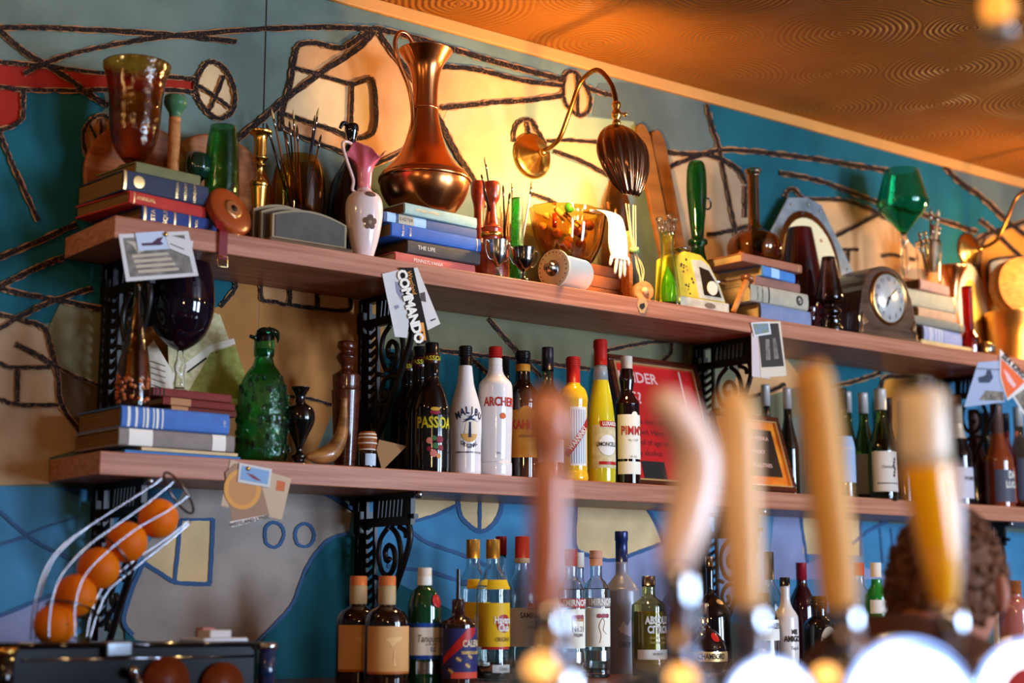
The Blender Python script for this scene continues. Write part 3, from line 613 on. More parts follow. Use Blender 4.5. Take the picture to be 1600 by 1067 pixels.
v = Vessel('glass_jug', 'black glass bottle with hooked stopper behind the pink vase', 'bottle', 548, -.10, TS, 192, 345)
v.part('body', [(30, 345), (30, 345), (36, 320), (38, 285), (30, 255), (14, 235), (10, 228), (10, 215)], blk)
v.part('stopper', [(7, 216), (7, 210), (11, 200), (10, 194), (4, 192)], blk)
mesh('spout', *tubeg(curve3([(0, 0, v.z(205)), (-.012, 0, v.z(196)), (-.024, 0, v.z(194)), (-.032, 0, v.z(200))], 4), [.008, .0075, .007, .0065, .006, .006, .0055, .0055, .005, .005, .005, .004, .004][:13], 8), blk, v.root)
# pink and white vase
v = Vessel('glass_vase', 'pink and white glass vase with ruffled lip and painted flower', 'vase', 569, -.215, TS, 238, 397)
wg = gloss('opal_white', 'e6cfc8', .18); pg_ = M('opal_pink', 'de4c64', .18, coat=.4, hex2='e88a90', mscale=2, stretch=(1, 1, 6))
v.part('body', [(13, 397), (13, 397), (16, 392), (24, 365), (29, 335), (29, 315), (24, 303), (14, 297), (10, 292)], wg, main=True)
mesh('neck', *latheg(ring(v.P([(10, 293), (11, 285), (12, 270), (16, 255), (26, 245), (34, 240)]), .0015, 0), 32), pg_, v.root)
nk = v.root.children[-1].data
for vv in nk.vertices:
    r = math.hypot(vv.co.x, vv.co.y)
    if r > .019: a = math.atan2(vv.co.y, vv.co.x); vv.co.z += .010 * (r - .019) / .022 * math.cos(3 * a + 1) + .004 * math.cos(7 * a)
hz = lambda py: v.z(py)
mesh('handle', *tubeg(curve3([(-.018, 0, hz(300)), (-.032, 0, hz(297)), (-.030, 0, hz(282)), (-.046, 0, hz(258)), (-.060, 0, hz(234)), (-.050, 0, hz(228)), (-.030, 0, hz(232)), (-.022, 0, hz(244))], 4), .0038, 8), gloss('handle_pink', 'dcb8ac', .15), v.root)
fm = M('flower_grey', '6b5040', .6)
for k in range(5):
    a = 2 * PI * k / 5 + .3; v.patch(347, -12, [(7 * math.cos(a) + 5 * math.cos(b2), 7 * math.sin(a) + 5 * math.sin(b2)) for b2 in [2 * PI * q / 10 for q in range(10)]], fm, 'painted_petal')
v.patch(347, -12, disc(3, n=8), M('flower_heart', 'a08468', .6), 'painted_flower_heart', off=.0016); v.patch(305, -10, disc(9, 5), fm, 'painted_leaf')
# copper jug
v = Vessel('copper_jug', 'tall copper jug with long curved handle on a stack of books', 'jug', 664, -.15, TB, 80, 322)
v.part('body', [(44, 322), (44, 322), (50, 316), (63, 298), (69, 283), (70, 272), (70, 270), (68, 266), (66, 262), (52, 248), (38, 230), (28, 205), (22, 180), (20, 165), (20, 165), (19.5, 150), (21, 125), (26, 105), (34, 92), (40, 84), (43, 80)], copper, t=.0015, seg=48)
v.part('seam_ring', [(20, 168), (21.5, 167), (21.5, 164), (20, 163)], copper, sm=0)
v.part('belly_ring', [(69.5, 275), (72, 274), (72, 269), (69, 267)], copper, sm=0, seg=48)
kx = v.k; X_ = lambda px: (px - 664) * kx
mesh('handle', *tubeg(curve3([(X_(632), 0, v.z(246)), (X_(625), 0, v.z(240)), (X_(636), 0, v.z(220)), (X_(641), 0, v.z(180)), (X_(633), 0, v.z(140)), (X_(613), 0, v.z(105)), (X_(606), 0, v.z(80)), (X_(613), 0, v.z(64)), (X_(626), 0, v.z(62)), (X_(638), 0, v.z(72)), (X_(646), 0, v.z(84))], 5), .0055, 8), copper, v.root)
# red turned spindle vases
v = Vessel('turned_vase', 'red lacquered turned wooden vase with flared lip beside the book stack', 'vase', 768, -.165, TS, 285, 425)
v.part('body', [(26, 425), (26, 425), (28, 410), (27, 385), (22, 372), (14, 366), (14, 360), (16, 350), (17, 348), (13, 345), (9, 330), (8, 315), (12, 308), (14, 298), (14, 290), (12, 285)], redwood)
v.part('grip_ring', [(15, 361), (17, 360), (17, 355), (15, 354)], brass, sm=0)
v = Vessel('turned_vase', 'red turned wooden vase behind the lacquered one, narrow neck only showing', 'vase', 748, -.09, TS, 284, 400)
v.part('body', [(22, 400), (22, 400), (24, 385), (20, 365), (10, 355), (8, 330), (8, 312), (12, 300), (13, 290), (11, 284)], redwood)
G = 'paint brushes between the copper jug and the bowl'
for i, q in enumerate([(765, 330, 752, 272, -.17, 3.5, hm_b, tipd), (775, 360, 757, 245, -.14, 3.5, gloss('handle_green', '2e4a3a', .3), tipl), (782, 400, 764, 290, -.15, 4.5, hm_bl, tipd), (790, 400, 786, 288, -.15, 3.5, hm_b, tipd), (785, 395, 797, 300, -.14, 4, hm_r, tipd), (812, 400, 832, 280, -.12, 4, gloss('handle_silver', 'a5a5a8', .3), tipl), (800, 360, 800, 285, -.12, 3, hm_r, tipl)]):
    brush(*q, ['short black brush in the red vase neck', 'thin green brush with pale tip', 'stout navy brush', 'thin black upright brush', 'leaning brown brush', 'silver handled brush leaning right of the green vase', 'thin brown brush with pale tip'][i] + ' by the copper jug', G)
# bundle of pencils
v = Vessel('pencil_pot', 'dark pot bristling with thin skewers behind the small trophies', 'pot', 790, -.075, TS, 375, 425)
v.part('body', [(22, 425), (22, 425), (24, 400), (24, 375)], dwood, t=.002)
sk = []
for i in range(16):
    a = random.uniform(0, 6.28); r_ = random.uniform(0, .9) * 20 * v.k; sk.append(tubeg([(r_ * math.cos(a) * .6, r_ * math.sin(a) * .6, .02), (r_ * math.cos(a), r_ * math.sin(a), v.z(345 + random.uniform(-8, 12)))], .0013, 5))
mesh('skewer', *join(sk), lwood, v.root)['kind'] = 'stuff'
def trophy(cx, y, pt, pb, w, m, label):
    v = Vessel('trophy_cup', label, 'trophy', cx, y, TS, pt, pb, 'small two-handled trophy cups'); h = pb - pt
    v.part('cup', [(2.5, pb - h * .30), (w * .5, pb - h * .42), (w * .82, pb - h * .6), (w * .9, pb - h * .8), (w, pt + 1), (w * 1.02, pt)], m, t=.0012, floor=.003)
    v.part('foot', [(w * .55, pb), (w * .55, pb), (w * .5, pb - h * .07), (3, pb - h * .14), (2.5, pb - h * .32)], m)
    for s_ in (-1, 1):
        u = lambda a, f: (s_ * a * v.k, 0, v.z(pt + h * f)); mesh('handle', *tubeg(curve3([u(w, .08), u(w * 1.45, .03), u(w * 1.5, .28), u(w * 1.1, .5), u(w * .75, .52)], 4), .0014, 6), m, v.root)
trophy(778, -.236, 376, 425, 16, silver, 'dull silver trophy cup in front of the red turned vase')
trophy(818, -.24, 388, 440, 19, M('tarnished_silver', '6a625c', .2, metal=1), 'dark tarnished trophy cup in front of the green crackle vase')
v = Vessel('crackle_vase', 'slim bright green crackle glass vase behind the dark trophy cup', 'vase', 808, -.185, TS, 310, 425)
v.part('body', [(16, 425), (16, 425), (15, 400), (11, 385), (11, 370), (10, 350), (9, 325), (8.5, 310)], crack, t=.003)
# cream drum with flange: piano-roll like spool
cA = onY(866, 415, -.225); t = thing('measuring_drum', 'cream enamelled drum with black dotted flange and metal knob', 'instrument', (cA.x, -.228, TS))
rr = .048
def rlx(P, seg=32, zc=rr): # axis along X
    V, Fc = latheg(P, seg); r_ = Matrix.Rotation(.22, 4, 'Z'); return [tuple(r_ @ Vector((p[2], p[1], p[0])) + Vector((0, 0, zc))) for p in V], Fc
crm = gloss('cream_enamel', 'e6d6b4', .3); wht = M('white_drum', 'efe6d0', .5)
mesh('flange', *rlx([(.01, -.008), (rr - .004, -.008), (rr, -.006), (rr, -.006), (rr, -.001), (rr - .002, .001), (.01, .001)]), crm, t)
mesh('drum', *rlx([(.040, 0), (.040, 0), (.040, .105), (.040, .105), (.002, .1055)], zc=rr), wht, t)
mesh('knob', *rlx([(.020, -.009), (.020, -.009), (.020, -.013), (.014, -.016), (.014, -.026), (.012, -.030), (.002, -.031)]), silver, t)
dts = []
for k in range(22):
    a = 2 * PI * k / 22; V_, F_ = blob(.0017, 6, 4); r_ = Matrix.Rotation(.22, 4, 'Z')
    c_ = r_ @ Vector((-.0082, (rr - .007) * math.sin(a), (rr - .007) * math.cos(a))); dts.append(([(x + c_.x, y + c_.y, z_ + c_.z + rr) for x, y, z_ in V_], F_))
mesh('flange_dot', *join(dts), darkink, t)['kind'] = 'stuff'
# amber bowl full of oddments
v = Vessel('glass_bowl', 'wide amber cut glass bowl heaped with trinkets above the drum', 'bowl', 888, -.125, TF, 330, 390)
bo = v.part('bowl', [(34, 390), (34, 390), (42, 386), (54, 370), (61, 352), (65, 335), (67, 330)], amberc, t=.003, seg=36, flute=.03, nfl=12); bo.scale = (1, .72, 1)
G = 'trinkets heaped in the amber bowl'
def trinket(name, label, cat, dx, py, geo, m, dy=0):
    o = mesh(name, *geo, m, loc=(v.X + dx * v.k, v.y + dy, v.zb + v.z(py))); tag(o, label, cat, G); return o
trinket('glass_ball', 'small green glass ball topping the trinkets in the bowl', 'ball', 2, 326, blob(.013), gloss('green_ball', '3aa868', .1))
trinket('cork', 'pale cork lying on the trinkets in the amber bowl', 'cork', -16, 335, tubeg([(-.015, 0, .012), (.015, 0, -.012)], .008, 12), M('cork', 'cdbfa8', .8))
trinket('stopper', 'clear glass stopper lying in the amber bowl', 'stopper', -6, 345, tubeg([(-.02, 0, .02), (.02, -.01, -.012)], .007, 12), clear, -.02)
trinket('reel', 'small red thread reel in the left of the amber bowl', 'reel', -33, 345, tubeg([(0, 0, -.018), (0, 0, .018)], .006, 10), gloss('reel_red', 'b02a20', .3), -.01)
for i, (dx, py, dy, h_, r_) in enumerate([(12, 345, -.02, 'd9a860', .012), (22, 350, .01, 'c07a30', .014), (32, 345, -.02, '7a3a14', .015), (-22, 358, 0, 'b87828', .015), (5, 362, .01, 'e0c080', .014), (-5, 370, 0, 'a86820', .016), (38, 350, .02, '5a2a10', .016), (-42, 350, .02, 'c89a50', .012), (20, 366, -.01, '8a5020', .015), (28, 336, .0, '9a5a28', .011), (-28, 336, .03, 'e8d8b0', .010), (10, 334, .02, 'f0e0c0', .009)]):
    trinket('bead', ['pale amber', 'brown', 'dark brown', 'golden', 'cream', 'ochre', 'large dark', 'sandy', 'hazel', 'small brown', 'small pale', 'tiny white'][i] + ' glass bead among the trinkets in the amber bowl', 'bead', dx, py, blob(r_, 12, 8, sc=(1, .9, .85)), gloss('bead_' + h_, h_, .15), dy)
# lace glove hanging over the bowl's edge
gx = Xat(962, -.245, TF); kk = dep((gx, -.245, 2.02)) / FPX; Zg = lambda py: Zat(py, gx, -.245); gm = M('lace_white', 'efe4d0', .85, bump=.6, bscale=700)
t = thing('lace_glove', 'white lace glove draped down from the right rim of the bowl', 'glove', (gx, -.245, TS + .005)); Gz = lambda py: Zg(py) - TS - .005
V, Fc = [], []; rows = [(-24, 330, 14, .055), (-8, 327, 15, .035), (2, 335, 16, .012), (5, 350, 17, .004), (6, 370, 20, .002), (6, 388, 20, 0), (8, 404, 17, 0)]
for (cx_, py, hw, dy) in crom(rows, 3):
    for k in range(12):
        a = 2 * PI * k / 12; V.append(((cx_ + hw * math.cos(a)) * kk, dy + .008 * math.sin(a), Gz(py)))
n = len(V) // 12; Fc = [(12 * i + k, 12 * i + (k + 1) % 12, 12 * i + 12 + (k + 1) % 12, 12 * i + 12 + k) for i in range(n - 1) for k in range(12)] + [tuple(range(12)), tuple(reversed(range(12 * n - 12, 12 * n)))]
mesh('palm', V, Fc, gm, t)
for i, (a, b_, e, py2) in enumerate([(-4, -10, -12, 416), (2, 0, -2, 428), (9, 9, 8, 434), (15, 17, 18, 430), (19, 25, 27, 412)]):
    mesh('finger', *tubeg(curve3([(a * kk, 0, Gz(396)), (b_ * kk, -.002, Gz((396 + py2) / 2)), (e * kk, 0, Gz(py2))], 4), [.0058, .0060, .0045, .0056, .0042, .0048, .0040, .0036, .0022], 7), gm, t)
# thread winder with strings
cx_ = Xat(1006, -.235, TS + .03); t = thing('thread_winder', 'wooden disc winder with pale cords leaning beside the glass vase', 'winder', (cx_, -.232, TS)); R_ = .026
rz_ = Matrix.Rotation(-.3, 4, 'Z') @ Matrix.Rotation(PI / 2, 4, 'X')
def rw(P, seg=20): V, Fc = latheg(P, seg); return [tuple(rz_ @ Vector(p) + Vector((0, 0, R_))) for p in V], Fc
mesh('disc', *rw([(R_, -.012), (R_, -.012), (R_, .008), (R_, .008), (.002, .0085)]), wood('winder_wood', 'a5714a', '83573a'), t)
mesh('knot', *rw([(.008, .008), (.009, .012), (.004, .016), (.001, .016)]), M('cord', 'c8a878', .8), t)
cz = Zat(320, cx_, -.20) - TS
for a, b_, c_ in ((-.008, -.006, -.014), (.0, .004, .012), (.006, -.012, .020), (-.004, .012, -.004)):
    mesh('cord', *tubeg(curve3([(a, 0, .042), (b_, .01, .09), (a - .01, .02, .15), (c_ - .01, .035, cz)], 4), .0014, 5), M('cord', 'c8a878', .8), t)
mesh('cord_binding', *tubeg([(-.012, .018, .128), (-.012, .018, .142)], .013, 10), M('binding_green', '6f8f5c', .7), t)
box('spool_frame', (-.016, -.004, .034, .07, 0, .19), lwood, t)
v = Vessel('glass_jar', 'brown glass jar half hidden behind the shell lamp shade', 'jar', 962, -.08, TS, 282, 390)
v.part('body', [(22, 390), (22, 390), (24, 340), (24, 305), (16, 290), (10, 282)], brownglass, t=.003)
# boards leaning on the wall
def board(px0, py0, px1, py1, wpx, y0, y1, label, m):
    a = onY(px0, py0, y0); a.z = TS; b_ = onY(px1, py1, y1); o = thing('wooden_paddle', label, 'board', (a.x, y0, TS), 0, 'long wooden boards leaning behind the lamp')
    d = Vector((b_.x - a.x, y1 - y0, b_.z - TS)); L_ = d.length; w = wpx * dep(b_) / FPX / 2 / .8
    zx = d.normalized(); xx = Vector((zx.z, 0, -zx.x)).normalized(); yy = zx.cross(xx)
    P = [(-w * .8, 0), (w * .8, 0), (w, L_ * .5), (w, L_ * .93), (w * .6, L_ * .985), (0, L_), (-w * .6, L_ * .985), (-w, L_ * .93), (-w, L_ * .5)]
    ob = mesh('blade', *prismg(P, .012, lambda u, v_, q: tuple(xx * u + zx * v_ + yy * (q) + Vector((0, 0, .004)))), m, o, smooth=False); bevel(ob, .002)
board(1062, 440, 1002, 194, 24, -.085, -.022, 'long wooden board leaning behind the shell lamp, nearest the lamp', wood('board_a', '85521f', '734417', .5, 5))
board(1082, 440, 1026, 204, 24, -.065, -.015, 'long wooden board leaning behind the shell lamp, right of the other', wood('board_b', '7c4a1e', '683a14', .5, 5))
# lime vase of pulled glass
v = Vessel('glass_vase', 'clear and lime pulled glass vase with knobbed fingers at the rim', 'vase', 1043, -.222, TS, 336, 470)
v.part('body', [(18, 470), (18, 470), (18, 455), (15, 425), (11, 400), (10, 380), (11, 366), (12, 362)], limeg, t=.003, seg=36, flute=.1, nfl=6)
v.part('core', [(8, 466), (12, 450), (9, 430), (3, 415), (1, 410)], gloss('lime_core', '5fae1c', .1))
for k in range(6):
    a = 2 * PI * k / 6; r0, r1 = 10 * v.k, 14 * v.k
    mesh('finger', *join([tubeg([(r0 * math.cos(a), r0 * math.sin(a), v.z(364)), (r1 * math.cos(a), r1 * math.sin(a), v.z(345))], .0042, 8), blob(.0068, 10, 8, (r1 * math.cos(a), r1 * math.sin(a), v.z(341 + 3 * (k % 2))))]), clear, v.root)
# yellow vintage scale
xa = Xat(1058, -.235, TS + .02); xb = Xat(1140, -.235, TS + .02); t = thing('kitchen_scale', 'chipped yellow and cream vintage scale with round dial window', 'scale', (xa, -.235, TS)); w = xb - xa; hs = (Zat(388, xa, -.235) - TS)
yel = M('scale_yellow', 'e0bc34', .4, hex2='c8a42c', mscale=25); crw = M('scale_cream', 'd0c6ac', .45, hex2='b0a48c', mscale=30)
box('base', (0, w, 0, .09, 0, hs * .2), crw, t, bv=.004)
P = [(0, hs * .2), (w * .97, hs * .2), (w * .86, hs * .5), (w * .66, hs * .84), (w * .5, hs * .98), (w * .2, hs), (w * .04, hs * .9)]
ob = mesh('housing', *prismg(P, .08, lambda u, v_, q: (u, .006 + q, v_)), yel, t, smooth=False); bevel(ob, .004)
mesh('front_plate', *prismg([(w * .44, hs * .22), (w * .93, hs * .22), (w * .82, hs * .5), (w * .64, hs * .80), (w * .50, hs * .88), (w * .30, hs * .86)], .003, lambda u, v_, q: (u, .0035 + q, v_)), crw, t, smooth=False)
mesh('window', *prismg([(w * .53, hs * .28), (w * .86, hs * .28), (w * .76, hs * .52), (w * .62, hs * .72), (w * .44, hs * .76)], .0015, lambda u, v_, q: (u, .0022 + q, v_)), gloss('scale_window', '1c1814', .1), t, smooth=False)
mesh('dial_disc', *prismg(disc(.019, n=20, cx=w * .68, cy=hs * .42), .002, lambda u, v_, q: (u, .0004 + q, v_)), crm, t, smooth=False)
mesh('name_plate', *prismg(disc(.020, .008, 14, w * .62, hs * .1), .0015, lambda u, v_, q: (u, -.0014 + q, v_)), silver, t, smooth=False)
mesh('weighing_pan', *latheg([(.012, hs), (.004, hs + .001), (.004, hs + .006), (.026, hs + .010), (.028, hs + .013), (.024, hs + .011), (.002, hs + .009)], 24, w * .3, .045), silver, t)
mesh('side_knob', *tubeg([(w * .88, .04, hs * .62), (w * 1.12, .04, hs * .62)], .008, 10), silver, t)
mesh('chipped_spot', *join([prismg(disc(random.uniform(.0015, .004), n=6, cx=random.uniform(.05, .34) * w, cy=random.uniform(.25, .9) * hs), .0015, lambda u, v_, q: (u, .0052 + q, v_)) for _ in range(16)]), M('chip_dark', '4a3a20', .7), t, smooth=False)['kind'] = 'stuff'
# green decanter
v = Vessel('glass_decanter', 'tall dark green glass decanter with ribbed upper bulb and ring handle', 'decanter', 1090, -.12, TS, 252, 410)
v.part('body', [(16, 410), (16, 410), (17, 400), (17, 375), (14, 352), (11, 342), (11, 336), (15, 335), (15, 331), (11, 329), (10, 325), (14, 300), (16, 280), (15, 262), (12, 254), (8, 252)], greend, t=.003, seg=40, flute=.02, nfl=14)
mesh('ring_handle', *tubeg([(14 * v.k + .015 * (1 - math.cos(a)), 0, v.z(292) + .016 * math.sin(a)) for a in [2 * PI * k / 20 for k in range(21)]], .0026, 8), blk, v.root)
v = Vessel('long_necked_bottle', 'brown amber glass bottle with long neck and round body on books', 'bottle', 1178, -.15, TC, 264, 404)
v.part('body', [(30, 404), (30, 404), (38, 398), (43, 388), (43, 378), (36, 366), (20, 356), (11, 348), (9, 340), (9, 300), (9, 275), (12, 270), (13, 266), (11, 264)], brownglass, t=.003, seg=36)
# wooden gavel leaning on the books
a = onY(1146, 476, -.245); a.z = TS + .009; b_ = onY(1166, 440, -.236); t = thing('wooden_masher', 'turned wooden darning mushroom leaning on the book stack by the scale', 'tool', tuple(a)); d = b_ - a
mesh('handle', *tubeg([(0, 0, 0), d * .5, d], [.0075, .0085, .0095], 12), lwood, t)
V, Fc = latheg([(.009, 0), (.014, .001), (.0185, .006), (.0185, .010), (.014, .016), (.002, .018)], 20); q = d.normalized().to_track_quat('Z', 'Y')
mesh('head', [tuple(q @ Vector(p) + d) for p in V], Fc, gloss('mushroom_wood', '6b3a20', .2), t)
# octagonal metal tray leaning on the wall with oval picture
c = onY(1268, 395, -.06); t = thing('metal_tray', 'octagonal pewter framed tray with cream floral oval leaning on the wall', 'tray', (c.x, -.045, TS)); kk = dep(c) / FPX
hh = (Zat(308, c.x, -.03) - TS); ww = 82 * kk / .80
oct_ = [(-ww, hh * .22), (-ww * .72, 0), (ww * .72, 0), (ww, hh * .22), (ww, hh * .52), (ww * .45, hh * .92), (.0, hh), (-ww * .55, hh * .92), (-ww, hh * .55)]
oct_ = [(-ww * .45, 0), (ww * .45, 0), (ww, hh * .25), (ww, hh * .55), (ww * .40, hh * .97), (ww * .1, hh), (-ww * .35, hh * .97), (-ww, hh * .60), (-ww, hh * .25)]
fn = lambda u, v_, q: (u, -.02 + v_ * .075 - q, v_)
ob = mesh('rim', *prismg(oct_, .004, fn), M('pewter', '9aa6ac', .35, metal=.45, hex2='7c888e', mscale=20, bump=.2, bscale=150), t, smooth=False)
mesh('inner_ring', *prismg(disc(ww * .70, hh * .40, 32, 0, hh * .5), .007, fn), silver, t)
mesh('picture', *prismg(disc(ww * .62, hh * .35, 32, 0, hh * .5), .0085, fn), M('porcelain_cream', 'ecd9a8', .25), t, smooth=False)
fl = []
for k in range(9):
    a_ = 2 * PI * k / 9 + .2; fl.append(prismg(disc(.0055, n=8, cx=ww * .47 * math.cos(a_), cy=hh * .5 + hh * .27 * math.sin(a_)), .0095, fn))
mesh('painted_flower', *join(fl), M('flower_red', 'b5642f', .5), t, smooth=False)['kind'] = 'stuff'
mesh('rivet', *join([blob(.005, 8, 6, fn(u * .88, hh * .5 + (v_ - hh * .5) * .9, .004)) for u, v_ in oct_]), silver, t)['kind'] = 'stuff'
v = Vessel('glass_vase', 'tall dark red tapering glass vase standing before the pewter tray', 'vase', 1252, -.095, TS, 357, 500)
v.part('body', [(22, 500), (22, 500), (30, 480), (34, 455), (33, 430), (30, 410), (24, 380), (19, 357)], gloss('dark_red_glass', '3a0a0c', .06), t=.002)
v = Vessel('glass_decanter', 'smoky glass decanter with ringed bulbous foot left of the clock', 'decanter', 1296, -.215, TS, 402, 516)
v.part('body', [(20, 516), (20, 516), (20, 508), (16, 504), (17, 498), (13, 494), (17, 488), (17, 482), (11, 478), (12, 474), (20, 468), (21, 460), (17, 440), (13, 420), (10, 402)], smoke, t=.0025, sm=3)
# mantel clock
xa = Xat(1343, -.235, TS + .05); xb = Xat(1432, -.235, TS + .05); t = thing('mantel_clock', 'dark wooden arched mantel clock with round white dial', 'clock', (xa, -.235, TS)); w = xb - xa; hk = Zat(407, xa, -.235) - TS
n = 16; P = [(0, 0), (w, 0), (w * .99, hk * .34), (w * .93, hk * .62)] + [(w * (.5 + .40 * math.cos(a)), hk * .62 + hk * .38 * math.sin(a)) for a in [PI * (.06 + .88 * k / n) for k in range(n + 1)]] + [(w * .07, hk * .62), (w * .01, hk * .34)]
cw = wood('clock_walnut', '5c4234', '3d2a20', .3, coat=.3); ob = mesh('case', *prismg(P, .115, lambda u, v_, q: (u, q, v_)), cw, t, smooth=False); bevel(ob, .003)
box('plinth', (-.006, w + .006, -.008, .12, 0, .010), cw, t, bv=.002)
cr = Vector((w * .50, 0, hk * .56)); Rk = hk * .345
def rc(P, seg=40): V, Fc = latheg(P, seg); return [(cr.x + p[0], -p[2], cr.z + p[1]) for p in V], Fc
mesh('bezel', *rc([(Rk * .9, 0), (Rk * 1.06, 0), (Rk * 1.06, 0), (Rk * 1.06, .006), (Rk, .010), (Rk * .97, .010), (Rk * .93, .004)]), M('bezel_brass', 'a08050', .25, metal=1), t)
mesh('dial', *rc([(Rk * .95, .002), (Rk * .95, .002), (Rk * .95, .0055), (.001, .0055)]), M('dial_white', 'd8d4cc', .22, metal=.35), t)
nm = []
for k in range(12):
    a = PI / 2 - 2 * PI * (k + 1) / 12; v_, f_ = textg(str(k + 1), Rk * .26); nm.append(([(cr.x + x + Rk * .76 * math.cos(a), -.0062, cr.z + y + Rk * .76 * math.sin(a)) for x, y in v_], f_))
mesh('numerals', *join(nm), darkink, t, smooth=False)
for nm_, an, L_, wd in (('minute_hand', math.radians(43), .72, .0016), ('hour_hand', math.radians(-118), .45, .0024)):
    c_, s_ = math.cos(an), math.sin(an); Q = [(-wd, 0), (wd, 0), (wd * 1.6, Rk * L_ * .5), (0, Rk * L_), (-wd * 1.6, Rk * L_ * .5)]
    mesh(nm_, [(cr.x + u * s_ + v_ * c_, -.0075, cr.z - u * c_ + v_ * s_) for u, v_ in Q], [tuple(range(5))], darkink, t, smooth=False)
mesh('hand_hub', *rc([(.005, .005), (.005, .005), (.005, .009), (.001, .009)], 12), darkink, t)
for sx_, x_ in ((1, .006), (-1, w - .006)):
    mesh('carved_shell', *join([tubeg([(x_, -.003, .030), (x_ + sx_ * (.006 + .004 * k), -.005, .068 - .006 * k)], [.0012, .0028], 6) for k in range(5)] + [tubeg([(x_, -.003, .004), (x_, -.003, .03)], .003, 6)]), M('carving_gold', '9a7450', .35, metal=.5), t)
# green goblet
v = Vessel('glass_goblet', 'huge emerald green glass goblet with tall clear stem', 'glass', 1412, -.16, TD, 268, 436)
v.part('bowl', [(4, 362), (10, 356), (36, 326), (40, 318), (41, 314), (38, 306), (28, 272), (26, 266)], emer, t=.0025, floor=.004, seg=36)
v.part('stem', [(16, 436), (16, 436), (14, 433), (4, 431), (3.5, 425), (6, 415), (6, 395), (4, 380), (6, 372), (4, 366), (6, 362)], clear)
# cutlery in a glass
v = Vessel('cutlery_glass', 'clear glass tumbler holding old knives and forks right of the goblet', 'glass', 1452, -.125, TD, 378, 432)
v.part('body', [(16, 432), (16, 432), (19, 400), (20, 378)], clear, t=.0015)
kn = M('old_steel', '9a8468', .3, metal=1); bone = gloss('bone_handle', 'd8b88a', .3)
for i, (a, b_, c_, d_, hm) in enumerate([(1448, 425, 1436, 362, kn), (1452, 425, 1445, 360, brass), (1455, 425, 1454, 325, kn), (1457, 425, 1466, 328, bone), (1460, 425, 1468, 352, kn), (1450, 425, 1459, 350, hm_r)]):
    brush(a, b_, c_, d_, -.125, 5.5, hm, hm, ['bent steel fork', 'brass spoon', 'tall steel knife', 'bone handled knife', 'short steel knife', 'wooden handled fork'][i] + ' standing in the cutlery glass', 'cutlery in the clear glass', name='table_knife' if 'knife' in ['', '', 'knife', 'knife', 'knife', ''][i] else 'table_fork', cat='cutlery', dy=-.01)
# copper funnel vase, ruby vase
v = Vessel('copper_vase', 'slim copper vase with wide flared lip below the right wall lamp', 'vase', 1491, -.09, TS, 416, 545)
v.part('body', [(18, 545), (18, 545), (16, 538), (8, 520), (8, 495), (6, 470), (8, 450), (14, 432), (22, 420), (23, 416)], copper, t=.0015)
v = Vessel('glass_vase', 'small ruby glass vase with straight neck and round base', 'vase', 1513, -.20, TS, 448, 548)
v.part('body', [(14, 548), (14, 548), (16, 538), (16, 525), (10, 515), (8, 508), (8, 480), (8.5, 448)], ruby, t=.002, seg=24, flute=.04, nfl=8)
# pale oval plate leaning
c = onY(1520, 470, -.05); t = thing('china_plate', 'pale oval china plate leaning on the wall behind the ruby vase', 'plate', (c.x, -.04, TS)); kk = dep(c) / FPX; hh = Zat(412, c.x, -.03) - TS
fn = lambda u, v_, q: (u, -.02 + v_ * .07 - q, v_)
mesh('rim', *prismg(disc(40 * kk, hh / 2, 32, 0, hh / 2), .005, fn), gloss('china_white', 'e8dccb', .15), t); mesh('well', *prismg(disc(26 * kk, hh * .34, 32, 0, hh / 2), .0065, fn), gloss('china_cream', 'e2c060', .2), t); 
# folding camera lens thing
a = Xat(1543, -.235, TS + .02); t = thing('lens_case', 'small leather lens case with nickel rimmed glass, left of the brass tin', 'lens', (a, -.232, TS))
V, Fc = prismg([(-.028, 0), (.024, 0), (.030, .012), (.012, .040), (-.002, .046)], .03, lambda u, v_, q: (u, q, v_)); ob = mesh('case', V, Fc, gloss('case_leather', '4a2418', .35), t, smooth=False); bevel(ob, .003)
for nm_, r_, y_, m_ in (('outer_rim', .021, 0, brass), ('inner_rim', .016, -.008, silver), ('lens', .011, -.012, gloss('lens_dark', '6a5a48', .05))):
    V, Fc = latheg([(r_, 0), (r_, 0), (r_, .008), (r_ * .9, .010), (.001, .010)], 24); mesh(nm_, [(p[0] + .006, y_ - p[2], p[1] + .022) for p in V], Fc, m_, t)
v = Vessel('brass_tin', 'brushed brass cylinder tin at the right end of the upper shelf', 'tin', 1585, -.14, TS, 490, 575)
v.part('body', [(43, 575), (43, 575), (43, 495), (44, 492), (44, 490), (41, 490), (41, 492), (2, 492)], M('brushed_brass', 'b98a4c', .3, metal=1, bump=.3, bscale=40, stretch=(.2, .2, 30)), sm=0, seg=40)
v2 = thing('round_box', 'round pale wooden lidded box standing on edge on the brass tin', 'box', (v.X + .035, -.14, v.zt)); R_ = 45 * v.k
rq = Matrix.Rotation(math.radians(-20), 4, 'Z') @ Matrix.Rotation(PI / 2, 4, 'X')
def rb(P, seg=36): V, Fc = latheg(P, seg); return [tuple(rq @ Vector(p) + Vector((0, 0, R_))) for p in V], Fc
mesh('box_body', *rb([(R_ * .98, -.028), (R_ * .98, -.028), (R_ * .98, .028), (R_ * .98, .028), (.001, .0285)]), wood('boxwood', 'b98f66', '9a7048', .5), v2); mesh('lid_rim', *rb([(R_ * .98, .006), (R_, .006), (R_, .006), (R_, .031), (R_, .031), (R_ * .93, .031), (R_ * .93, .029)]), wood('lid_wood', '8f6238', '74492a', .5), v2)

